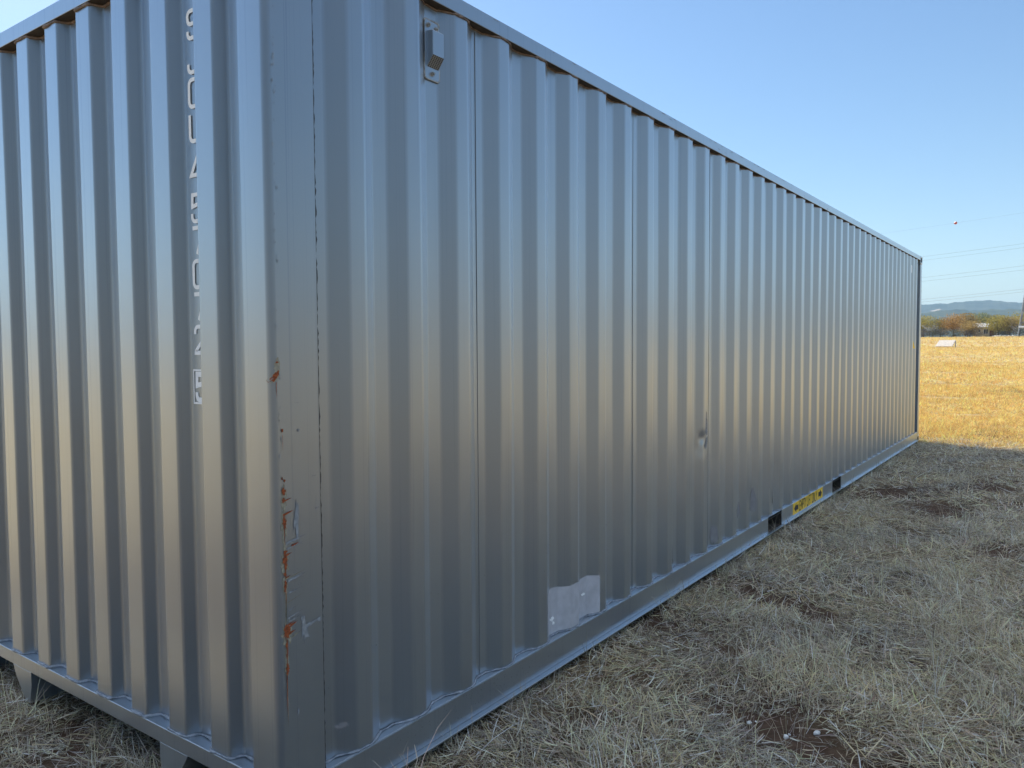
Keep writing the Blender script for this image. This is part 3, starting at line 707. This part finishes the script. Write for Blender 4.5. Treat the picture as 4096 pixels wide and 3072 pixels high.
ahead = lambda x, y: (x - CAM.x) > (y - CAM.y)*math.tan(R(-15))
# strip along the long side, near then far
thatch(72000, -.05, 2.3, .3, 3.4, .95, 1.45); thatch(60000, -.05, 2.3, 3.4, 7.0, 1.05, 1.85); thatch(42000, -.05, 2.4, 7.0, 12.8, 1.2, 2.5)
tufts(260, -.02, 2.3, .3, 3.4, 9, .07, 34); tufts(230, -.02, 2.3, 3.4, 7.0, 9, .08, 32, wmul=1.3); tufts(260, -.02, 2.4, 7.0, 12.6, 9, .08, 30, wmul=1.8)
tufts(240, -.02, .12, .3, 12.1, 9, .085, 20, wmul=1.2)
for lx, ly, ln in ((.5, 1.3, 40), (.9, 2.3, 60), (1.5, 3.2, 70), (1.7, 2.6, 60), (.35, 2.9, 40), (1.2, 4.3, 50), (.5, 5.0, 40), (1.5, 5.8, 40), (.3, 4.2, 30), (1.0, 8.5, 40)):
    tufts(ln, lx-.28, lx+.28, ly-.35, ly+.35, 8, .11, 30, wmul=1.15, w=[4, 3, 1.5, 1, .6, .3, 3, .6, .8, .2])
# in front of the end wall
thatch(46000, -3.2, .05, -1.0, 0.5, .95, 1.35); tufts(190, -3.2, 0, -1.0, 0.0, 10, .08, 34); tufts(45, -2.4, -.2, -.06, 0.02, 9, .08, 16)
# thin tall wisps with seed stalks
TALL = [(1.62, 3.35), (1.42, 3.55), (1.75, 3.0), (1.55, 2.9), (1.30, 3.1), (1.68, 2.55), (1.45, 2.35), (1.20, 2.75), (1.35, 1.95), (1.52, 1.8), (1.05, 2.2), (.85, 2.75), (1.75, 2.2), (1.6, 4.1), (1.25, 4.0), (1.0, 3.6), (1.7, 3.75), (1.1, 1.75), (.9, 2.1), (1.48, 2.65), (.6, 2.6), (1.78, 2.75), (1.34, 3.4)]
for cx, cy in TALL:
    n = rg.integers(9, 20); x = cx + rg.normal(0, .035, n); y = cy + rg.normal(0, .035, n); ln_ = rg.uniform(.12, .30, n)
    parts.append(blades(x, y, gh0(x, y), ln_, rg.uniform(.0011, .0020, n), np.abs(np.radians(rg.normal(24, 17, n))), np.radians(rg.normal(10, 12, n)), rg.uniform(0, 2*np.pi)+rg.normal(0, .9, n), pal(n, [4, 2, 1, 1, 1, .5, 3, .5, 1.5, .3]), True))
tufts(760, .45, 2.2, 1.0, 6.5, 2, .18, 26, w=[4, 2, 1, 1, 1, .5, 3, .5, 1.5, .3], stalk=True, ws=(.001, .0017))
tufts(60, -2.6, 0, -.9, -.02, 2, .15, 26, w=[4, 2, 1, 1, 0, 0, 4, .5, .5, 0], stalk=True, ws=(.0012, .002))
# the rest of the shaded side (seen only from a step aside and in the sheet's gloss)
thatch(70000, 2.3, 5.5, -2.5, 13, 1.2, 2.4); thatch(45000, -9, -3.0, -5, 8, 1.4, 3.0); tufts(900, -9, -2.6, -5, 8, 9, .09, 32, wmul=2.4); thatch(16000, -3.2, 5.5, -6, -3.0, 1.3, 2.2); tufts(900, 2.3, 5.5, -2.5, 13, 10, .085, wmul=2)
thatch(20000, -3.2, 2.3, -3.2, -1.0, 1.1, 1.6); thatch(9000, 0, 2.3, -1.0, 0.3)
# sunlit field seen past the far end
def band(y0, y1, nth, ntf, wm, lm, per):
    xa = CAM.x+(y1)*math.tan(R(-13)); xb = CAM.x + y1*math.tan(R(6))
    thatch(nth, xa, xb, y0, y1, lm, wm, WF, lambda x, y: ahead(x, y)); tufts(ntf, xa, xb, y0, y1, per, .075*lm, 30, wm, WF, .025*wm**.5, lambda x, y: ahead(x, y))
PAL = PAL*np.array([1.16, .84, .385])  # same straw; warm sunlit tone put into the field blades' colour
band(12.0, 18, 80000, 3200, 2.4, 1.15, 10); band(18, 28, 80000, 4200, 3.6, 1.3, 9); band(28, 48, 70000, 5200, 6.0, 1.6, 7); band(48, 95, 80000, 8000, 7, 1.8, 6); band(95, 244, 90000, 9000, 15, 2.4, 6)
V = np.concatenate([p[0] for p in parts]); C = np.concatenate([p[2] for p in parts])
offs = np.cumsum([0]+[len(p[0]) for p in parts[:-1]]); F = np.concatenate([p[1]+o_ for p, o_ in zip(parts, offs)])
me = bpy.data.meshes.new('dry_grass')
me.vertices.add(len(V)); me.vertices.foreach_set('co', V.astype(np.float32).ravel())
me.loops.add(len(F)*4); me.loops.foreach_set('vertex_index', F.astype(np.int32).ravel())
me.polygons.add(len(F)); me.polygons.foreach_set('loop_start', (np.arange(len(F))*4).astype(np.int32))
me.update(calc_edges=True)
ca = me.attributes.new('tint', 'FLOAT_COLOR', 'POINT'); ca.data.foreach_set('color', np.concatenate([np.clip(C, 0, .82), np.ones((len(C), 1))], 1).astype(np.float32).ravel())
grm = bpy.data.materials.new('dry_blade'); grm.use_nodes = True; g = grm.node_tree; gb = g.nodes['Principled BSDF']
gat = g.nodes.new('ShaderNodeAttribute'); gat.attribute_name = 'tint'; gb.inputs['Roughness'].default_value = 0.6; gb.inputs['Specular IOR Level'].default_value = 0.3
g.links.new(gat.outputs['Color'], gb.inputs['Base Color'])
tr = g.nodes.new('ShaderNodeBsdfTranslucent'); g.links.new(gat.outputs['Color'], tr.inputs[0]); ms = g.nodes.new('ShaderNodeMixShader'); ms.inputs[0].default_value = 0.42
g.links.new(gb.outputs[0], ms.inputs[1]); g.links.new(tr.outputs[0], ms.inputs[2]); g.links.new(ms.outputs[0], g.nodes['Material Output'].inputs[0]); me.materials.append(grm)
grass = bpy.data.objects.new('dry_grass', me); col.objects.link(grass); grass['kind'] = 'stuff'
print('grass faces', len(F))

# white pebbles on the bare soil
PEB = mat('white_stone', (0.70, 0.70, 0.68), 0.7, noise=30, noise_amt=0.12)
def stone(x, y, s, seed, z=None, m=PEB, name='white_stone'):
    bm = bmesh.new(); bmesh.ops.create_icosphere(bm, subdivisions=2, radius=1.0); r = random.Random(seed)
    k = [r.uniform(.6, 1.1), r.uniform(.6, 1.1), r.uniform(.45, .75)]; ph = [r.uniform(0, 6) for _ in range(3)]
    for v in bm.verts:
        d = 1+.18*math.sin(v.co.x*3+ph[0])+.14*math.sin(v.co.y*4+ph[1])+.12*math.sin(v.co.z*5+ph[2]); v.co = Vector((v.co.x*k[0]*s*d, v.co.y*k[1]*s*d, v.co.z*k[2]*s*d))
    me = bpy.data.meshes.new(name); bm.to_mesh(me); bm.free(); me.materials.append(m)
    o = bpy.data.objects.new(name, me); col.objects.link(o); o.location = (x, y, (float(gheight(np.array(x), np.array(y))) if z is None else z)+s*.35); o.rotation_euler.z = r.uniform(0, 6)
    return o
for (x, y, s, lb) in ((.885, 1.683, .011, 'larger white pebble at the left end of the bare soil patch on the grass'), (.905, 1.712, .006, 'tiny white pebble just behind the left pebble on the bare soil'), (1.045, 1.655, .011, 'white pebble at the right end of the bare soil patch'),
                      (1.050, 1.685, .006, 'tiny white pebble touching the right pebble on the bare soil'), (1.140, 1.745, .014, 'flat pale pebble among straw right of the bare soil patch'), (-1.180, -.005, .014, 'white pebble on dark soil below the container end rail')):
    tag(stone(x, y, s, int(abs(x)*1000)), lb, 'pebble', 'white pebbles on the soil')

# ------------------------------------------------------------------ slatted panel in the field
PAN = mat('weathered_white_boards', (0.50, 0.465, 0.43), 0.7, noise=9, noise_amt=0.16)
pw = empty('slatted_panel', (0, 0, 0)); px, py = -10.0, 94.0; pz = float(gz(px, py))
pw.location = (px+.55, py, pz); pw.rotation_euler.z = R(-36)
tag(pw, 'low tilted white board panel standing alone in the dry field', 'panel')
mb = MB(); nb = 13; bw = 2.2/nb
for i in range(nb):
    x = i*bw-1.1; sh = 0.0
    v = []
    for (t, dz) in ((0, 0), (1, 0)):
        for (yy, zz) in ((0, 0.04), (0.065, 0.0)):
            v += [(x+0.012+.14*t, yy+0.46*t, 0.06+0.68*t+zz), (x+bw-0.022+.14*t-(.1*t if i == nb-1 else 0), yy+0.46*t, 0.06+0.68*t+zz)]
    mb.add(v, [(0, 1, 5, 4), (2, 6, 7, 3), (0, 2, 3, 1), (4, 5, 7, 6), (0, 4, 6, 2), (1, 3, 7, 5)])
mb.build('board', PAN, pw)
mb = MB(); mb.box(-1.06, 1.14, .44, .52, .58, .66); mb.box(-1.06, 1.14, .07, .15, .02, .10); mb.build('frame', PAN, pw)
for x in (-1.0, 0.0, 1.05):
    mb = MB(); mb.box(x, x+.08, .45, .52, -.05, .57); mb.build('post', PAN, pw)

# ------------------------------------------------------------------ trees, shrubs, house, stones
def leaf_mat(name, c):
    m = bpy.data.materials.new(name); m.use_nodes = True; n_ = m.node_tree; b_ = n_.nodes['Principled BSDF']; b_.inputs['Roughness'].default_value = 0.7; b_.inputs['Specular IOR Level'].default_value = 0.2
    a_ = n_.nodes.new('ShaderNodeAttribute'); a_.attribute_name = 'leaf'
    mx_ = n_.nodes.new('ShaderNodeMixRGB'); mx_.inputs[1].default_value = (*(Vector(c)*1.3), 1); mx_.inputs[2].default_value = (*(Vector(c)*3.4), 1)
    n_.links.new(a_.outputs['Fac'], mx_.inputs[0]); n_.links.new(mx_.outputs[0], b_.inputs['Base Color']); t_ = n_.nodes.new('ShaderNodeBsdfTranslucent'); n_.links.new(mx_.outputs[0], t_.inputs[0]); x_ = n_.nodes.new('ShaderNodeMixShader'); x_.inputs[0].default_value = .48
    n_.links.new(b_.outputs[0], x_.inputs[1]); n_.links.new(t_.outputs[0], x_.inputs[2]); n_.links.new(x_.outputs[0], n_.nodes['Material Output'].inputs[0]); return m
BARK = mat('bark', (0.10, 0.085, 0.07), 0.9, noise=3, noise_amt=0.3); PALEBARK = mat('pale_bark', (0.42, 0.40, 0.37), 0.8, noise=3, noise_amt=0.25)
LM = {k: leaf_mat('leaves_'+k, c) for k, c in dict(yellowgreen=(.150, .128, .034), olive=(.105, .093, .032), orange=(.165, .103, .036), brown=(.150, .108, .040), greygreen=(.10, .11, .05), grey=(.055, .052, .048), dark=(.040, .042, .030)).items()}
def tree(x, y, h, w0, kind, label, seed, bark=BARK, dens=1.0, group='trees along the far field edge', name='tree', low=.16):
    w = w0*1.18; r = random.Random(seed); nr_ = np.random.default_rng(seed)
    t = empty(name, (x, y, float(gz(x, y)))); tag(t, label, 'tree' if name == 'tree' else 'shrub', group)
    mb = MB(); th = h*(low+.12)
    mb.tube([(0, 0, -.1), (r.uniform(-.1, .1), 0, th*.5), (r.uniform(-.2, .2), r.uniform(-.2, .2), th)], [.035*h, .028*h, .02*h], 7)
    tips = []
    for k in range(7 if dens > .3 else 13):
        a = 2*math.pi*k/7 + r.uniform(-.3, .3); z0 = th*r.uniform(.55, 1.0); rr = w*.5*r.uniform(.45, .9); z1 = h*r.uniform(.55, .95)
        p = [(0, 0, z0), (rr*.45*math.cos(a), rr*.45*math.sin(a), z0+(z1-z0)*.55), (rr*math.cos(a), rr*math.sin(a), z1)]
        mb.tube(p, [.016*h, .010*h, .003*h], 5); tips.append(p[2])
        if dens < .3:
            for _ in range(4):
                s_ = r.uniform(.4, .95); q = Vector(p[1]).lerp(Vector(p[2]), s_); mb.tube([q, q+Vector((r.uniform(-1, 1), r.uniform(-1, 1), r.uniform(.2, 1)))*h*.14], [.006*h, .002*h], 4)
    mb.build('trunk', bark, t, smooth=True)
    V, F, A = [], [], []
    ncl = int(40*dens)+3
    for c in range(ncl):
        u = nr_.normal(size=3); u /= np.linalg.norm(u); rad = r.uniform(.45, 1.0)
        cz = h*(low+1)/2 + u[2]*rad*h*(1-low)/2*.92; cx_, cy_ = u[0]*rad*w*.46, u[1]*rad*w*.46
        if u[2] < -.1: cx_ *= .8; cy_ *= .8
        cs = w*r.uniform(.09, .17); nl = int(80*dens)+16; bri = r.uniform(.15, .85)
        for _ in range(nl):
            p = np.array([cx_, cy_, cz]) + nr_.normal(size=3)*cs*np.array([1, 1, .75])
            if p[2] > h: continue
            s_ = r.uniform(.07, .19)*(h/6.5)**.5; a1 = nr_.normal(size=3); a1 /= np.linalg.norm(a1); a2 = np.cross(a1, nr_.normal(size=3)); a2 /= np.linalg.norm(a2)
            i0 = len(V); V += [p-a1*s_, p+a2*s_*.7, p+a1*s_, p-a2*s_*.7]; F.append((i0, i0+1, i0+2, i0+3)); A += [min(1, max(0, bri+r.gauss(0, .22)))]*4
    o = new_obj('crown', V, F, LM[kind], t); at_ = o.data.attributes.new('leaf', 'FLOAT', 'POINT'); at_.data.foreach_set('value', np.array(A, np.float32))
    return t
T = [(-34.2, 257, 6.5, 6.6, 'yellowgreen', 'yellow green tree rising right beside the far corner of the container'), (-30.4, 262, 5.5, 5.2, 'olive', 'lower olive tree between the yellow green tree and the orange tree'), (-26.4, 257, 6.8, 6.0, 'orange', 'orange autumn tree, tallest of its stretch of the tree line'),
     (-23.4, 263, 6.9, 5.2, 'brown', 'brownish tree directly right of the orange tree'), (-20.4, 268, 7.0, 6.0, 'greygreen', 'grey green tree standing behind the cream house'), (-16.8, 268, 6.3, 5.6, 'olive', 'olive tree behind and right of the cream house roof'),
     (-21.6, 249, 4.5, 4.4, 'brown', 'low flat topped brown tree in front of the left end of the cream house'), (-14.9, 250.5, 5.8, 5.6, 'yellowgreen', 'yellow green tree right of the cream house overhanging its porch'), (-12.4, 252, 5.4, 5.4, 'brown', 'broad brown tree left of the pylon leg'),
     (-9.2, 262, 7.0, 6.0, 'yellowgreen', 'tall yellow green tree behind the pylon leg'), (-38.5, 260, 6.6, 6.0, 'olive', 'olive tree hidden behind the far end of the container'), (-3.8, 258, 6.8, 6.4, 'olive', 'olive tree right of the pylon'), (2.0, 260, 6.2, 5.6, 'brown', 'brown tree second right of the pylon'), (8.0, 258, 6.6, 6.4, 'yellowgreen', 'yellow green tree farthest right of the pylon')]
for k, (x, y, h, w, kd, lb) in enumerate(T): tree(x, y, h, w, kd, lb, 40+k)
tree(-31.6, 249, 4.3, 4.6, 'grey', 'bare pale branched tree in front of the yellow green tree', 71, PALEBARK, .18, low=.2)
tree(-10.7, 248, 3.6, 3.0, 'grey', 'bare pale branched tree beside the pylon foot', 72, PALEBARK, .15, low=.2)
SH = [(-33.2, 2.4, 'dark shrub under the yellow green tree by the container'), (-30.6, 2.2, 'dark shrub left of the orange tree trunk'), (-28.3, 2.6, 'dark green shrub under the left half of the orange tree'), (-25.0, 2.0, 'dark shrub under the brown tree next to the orange one'),
      (-22.6, 2.1, 'dark shrub under the flat topped tree left of the house'), (-35.6, 2.2, 'dark shrub half hidden behind the far end of the container'), (-20.2, 1.5, 'dark shrub against the left wall of the cream house'), (-15.0, 1.5, 'dark shrub under the tree overhanging the house porch'), (-12.9, 1.5, 'small dark shrub under the broad brown tree'), (-9.0, 2.0, 'dark shrub at the pylon foot')]
for k, (x, h, lb) in enumerate(SH): tree(x, 247.5+(k % 3)*.8, h, 3.8, 'grey' if k % 2 == 0 else 'dark', lb, 90+k, BARK, .55, 'dark shrubs under the trees', 'shrub', .02)
for k in range(10):
    r = random.Random(60+k); x = -15.8+k*.55+r.uniform(-.2, .2); y = 246+r.uniform(-.6, .6)
    tag(stone(x, y, r.uniform(.22, .42), 700+k, float(gz(x, y)), mat('pale_boulder', (.62, .58, .52), .8, noise=2, noise_amt=.2) if k == 0 else bpy.data.materials['pale_boulder'], 'boulder'), 'pale boulder in the loose row under the trees right of the house', 'boulder', 'pale boulders at the foot of the trees')
hs = empty('house', (-18.6, 253, float(gz(0, 253)))); tag(hs, 'small cream house with pale roof half hidden among the trees', 'house')
CREAM = mat('cream_render', (.55, .50, .38), .8, noise=2, noise_amt=.06); ROOF = mat('pale_roof_sheet', (.42, .42, .42), .6, noise=2, noise_amt=.1); GLASS = mat('window_glass', (.05, .055, .065), .15); DOORM = mat('red_brown_door', (.17, .06, .04), .6, noise=4)
mb = MB(); mb.box(-2.6, 2.9, 0, 5, -.2, 2.7); mb.add([(-2.6, 0, 2.7), (-2.6, 5, 2.7), (-2.6, 2.5, 3.7), (2.9, 0, 2.7), (2.9, 5, 2.7), (2.9, 2.5, 3.7)], [(0, 1, 2), (3, 5, 4)]); mb.build('wall', CREAM, hs)
mb = MB()
for s in (-1, 1):
    y0 = 2.5+s*2.9; mb.add([(-2.9, 2.5, 3.82), (3.2, 2.5, 3.82), (3.2, y0, 2.64), (-2.9, y0, 2.64), (-2.9, 2.5, 3.72), (3.2, 2.5, 3.72), (3.2, y0, 2.54), (-2.9, y0, 2.54)], [(0, 1, 2, 3), (7, 6, 5, 4), (3, 2, 6, 7), (0, 3, 7, 4), (1, 5, 6, 2)])
mb.build('roof', ROOF, hs)
for x0, x1, z0, z1 in ((-1.45, -.75, 1.3, 2.0), (.05, 1.05, .8, 2.05)):
    mb = MB(); mb.box(x0-.08, x1+.08, -.05, -.003, z0-.08, z1+.08); wfr = mb.build('window', WHITE, hs)
    mb = MB(); xm = (x0+x1)/2; mb.box(x0, xm-.03, -.07, -.053, z0, z1); mb.box(xm+.03, x1, -.07, -.053, z0, z1); mb.build('pane', GLASS, wfr)
mb = MB(); mb.box(1.45, 2.6, -.05, -.003, .1, 2.1); mb.build('door', DOORM, hs)
mb = MB(); mb.box(1.3, 3.1, -1.2, -.002, 2.25, 2.33); [mb.box(x, x+.1, -1.15, -1.05, -.2, 2.25) for x in (1.35, 2.95)]; mb.box(1.3, 3.1, -1.2, -.055, -.15, .02); mb.build('porch', ROOF, hs)

# ------------------------------------------------------------------ pylon and lines
TX, TY = -6.45, 247.0; TZ = float(gz(TX, TY)); TH = 33.0
LAT = mat('galvanised_lattice', (.20, .215, .235), .6, metal=.3, noise=2, noise_amt=.15)
tw = empty('transmission_tower', (TX, TY, TZ)); tag(tw, 'grey steel lattice pylon at the right edge beyond the field', 'pylon')
hw = lambda z: 3.6-3.2*min(1, z/30.0)
for sx in (-1, 1):
    for sy in (-1, 1):
        mb = MB(); mb.tube([(sx*hw(z), sy*hw(z), z) for z in (-.2, 10, 20, 30)] + [(0, 0, TH)], [.13, .12, .10, .08, .05], 4); mb.build('leg', LAT, tw)
mb = MB(); zz = [0, 3.6, 6.8, 9.8, 12.4, 14.8, 17, 19, 20.8, 22.4, 24, 25.4, 26.8, 28.2, 29.6]
for a, b_ in zip(zz, zz[1:]):
    for k in range(4):
        c = [(-1, -1), (1, -1), (1, 1), (-1, 1)]; p, q_ = c[k], c[(k+1) % 4]
        mb.tube([(p[0]*hw(a), p[1]*hw(a), a), (q_[0]*hw(b_), q_[1]*hw(b_), b_)], .05, 4); mb.tube([(q_[0]*hw(a), q_[1]*hw(a), a), (p[0]*hw(b_), p[1]*hw(b_), b_)], .05, 4)
        if a: mb.tube([(p[0]*hw(a), p[1]*hw(a), a), (q_[0]*hw(a), q_[1]*hw(a), a)], .05, 4)
mb.build('bracing', LAT, tw)
mb = MB(); mb.box(-3.5, -1.2, -3.55, -3.45, 2.3, 2.75); mb.build('notice_board', WHITE, tw)
WIRE = mat('aluminium_conductor', (.22, .24, .26), .5, metal=.4); ARMS = [(13.9, 4.2), (19.9, 5.0), (25.8, 4.2)]
def cable(y, z0, rad, label):
    mb = MB(); pts = []
    for x0, x1 in ((-265, 0), (0, 265)):
        n = 40
        for i in range(n+(1 if x1 > 0 else 0)):
            t = i/n; pts.append((x0+(x1-x0)*t, 0, -4*5.6*t*(1-t)))
    mb.tube(pts, rad, 5); o = mb.build('power_cable', WIRE, smooth=True); o.location = (TX, TY+y, z0); tag(o, label, 'cable', 'cables of the power line'); return o
for (za, al), nm in zip(ARMS, ('lowest', 'middle', 'upper')):
    for s, sn in ((-1, 'nearer'), (1, 'farther')):
        mb = MB(); h_ = hw(za)
        for dx in (-h_, h_): mb.tube([(dx, s*h_, za), (0, s*(h_+al), za+.1)], .06, 4)
        mb.tube([(0, s*h_, za+1.3), (0, s*(h_+al), za+.1)], .05, 4); arm = mb.build('crossarm', LAT, tw)
        mb = MB(); n = 8; mb.tube([(0, s*(h_+al), za+.05-1.5*i/16) for i in range(17)], [.04 if i % 2 else .13 for i in range(17)], 8); mb.build('insulator', BEAD_B, arm)
        cable(s*(h_+al), TZ+za-1.5, .022, f'{sn} power cable of the {nm} pair strung from the pylon')
cable(0, TZ+TH, .014, 'thin topmost wire of the power line carrying the marker ball')
t_ = (25.6+TX+.0)/265; bxp = -25.4; tt = 1-(TX-bxp)/265; bz = TZ+TH-4*5.6*tt*(1-tt)
ball = empty('marker_ball', (bxp, TY, bz)); tag(ball, 'small red and white warning ball hanging on the topmost wire', 'marker ball')
bm = bmesh.new(); bmesh.ops.create_uvsphere(bm, u_segments=20, v_segments=12, radius=.40); me = bpy.data.meshes.new('shell'); bm.to_mesh(me); bm.free()
me.materials.append(mat('red_ball', (.50, .07, .035), .5)); me.materials.append(WHITE)
for p in me.polygons: p.material_index = 1 if (p.center.z > 0.1 and p.center.x < 0.05) else 0; p.use_smooth = True
o = bpy.data.objects.new('shell', me); col.objects.link(o); o.parent = ball
mb = MB(); mb.tube([(-.5, 0, 0), (.5, 0, 0)], .05, 8); mb.build('clamp', STEEL, ball)

# ------------------------------------------------------------------ hills and air
hm = bpy.data.materials.new('wooded_hill'); hm.use_nodes = True; nt = hm.node_tree; Lk = nt.links.new; b = nt.nodes['Principled BSDF']; b.inputs['Roughness'].default_value = 1; b.inputs['Specular IOR Level'].default_value = 0
tc = nt.nodes.new('ShaderNodeTexCoord')
n1 = noise(.012, 6, .65); n2 = noise(.0028, 5, .6)
wood = ramp(n1.outputs['Fac'], [(.35, (.030, .042, .026)), (.65, (.085, .095, .055))]); clear = ramp(n2.outputs['Fac'], [(.63, (0, 0, 0)), (.66, (1, 1, 1))])
mx = nt.nodes.new('ShaderNodeMixRGB'); Lk(clear.outputs[0], mx.inputs[0]); Lk(wood.outputs[0], mx.inputs[1]); mx.inputs[2].default_value = (.42, .34, .24, 1); Lk(mx.outputs[0], b.inputs['Base Color'])
def hill_h(X, Y):
    az = np.degrees(np.arctan2(X-CAM.x, Y)); d = np.hypot(X, Y)
    e2 = 2.57 + .10*np.sin(az*1.1+1.3) + .05*np.exp(-((az+4.2)/1.9)**2) - .06*np.exp(-((az+6.3)/.7)**2) + .012*np.sin(az*9.7) + .008*np.sin(az*23)
    e1 = 2.12 + .06*np.sin(az*1.7+.4) + .012*np.sin(az*13)
    fade = np.clip((125-np.abs(az))/45, 0, 1); e2, e1 = e2*fade, e1*fade
    h2 = 5200*np.tan(np.radians(e2)); h1 = 3300*np.tan(np.radians(e1))
    f1 = np.exp(-((d-3300)/620)**2); f2 = np.exp(-((d-5200)/800)**2)
    rough_ = 5*np.sin(X*.021+np.sin(Y*.013)*2)*np.sin(Y*.017)+3*np.sin(X*.06)*np.sin(Y*.05)
    return np.maximum(h1*f1, h2*f2) + rough_*np.maximum(f1, f2) - 6
azs = np.radians(np.concatenate([np.arange(-130, -12, 1.2), np.arange(-12, 4, .06), np.arange(4, 130, 1.2)])); ds = np.concatenate([np.arange(1500, 6700, 60)])
A, D = np.meshgrid(azs, ds); Xh, Yh = D*np.sin(A), D*np.cos(A); Zh = hill_h(Xh, Yh)
nx, ny = len(azs), len(ds); i, j = np.meshgrid(np.arange(nx-1), np.arange(ny-1)); a = (j*nx+i).ravel()
me = bpy.data.meshes.new('hills'); me.from_pydata(np.stack([Xh, Yh, Zh], -1).reshape(-1, 3).tolist(), [], np.stack([a, a+1, a+nx+1, a+nx], 1).tolist()); me.materials.append(hm)
me.polygons.foreach_set('use_smooth', [True]*len(me.polygons))
o = bpy.data.objects.new('hills', me); col.objects.link(o); o['kind'] = 'structure'
HAZE = 1.4e-4
if HAZE:
    mb = MB(); mb.box(-11000, 11000, -11000, 11000, -9.5, 330)
    vm = bpy.data.materials.new('air'); vm.use_nodes = True; nt = vm.node_tree; nt.nodes.remove(nt.nodes['Principled BSDF'])
    pv = nt.nodes.new('ShaderNodeVolumePrincipled'); pv.inputs['Color'].default_value = (.50, .75, 1, 1); pv.inputs['Density'].default_value = HAZE
    nt.links.new(pv.outputs[0], nt.nodes['Material Output'].inputs['Volume'])
    o = mb.build('haze', vm); o['kind'] = 'stuff'
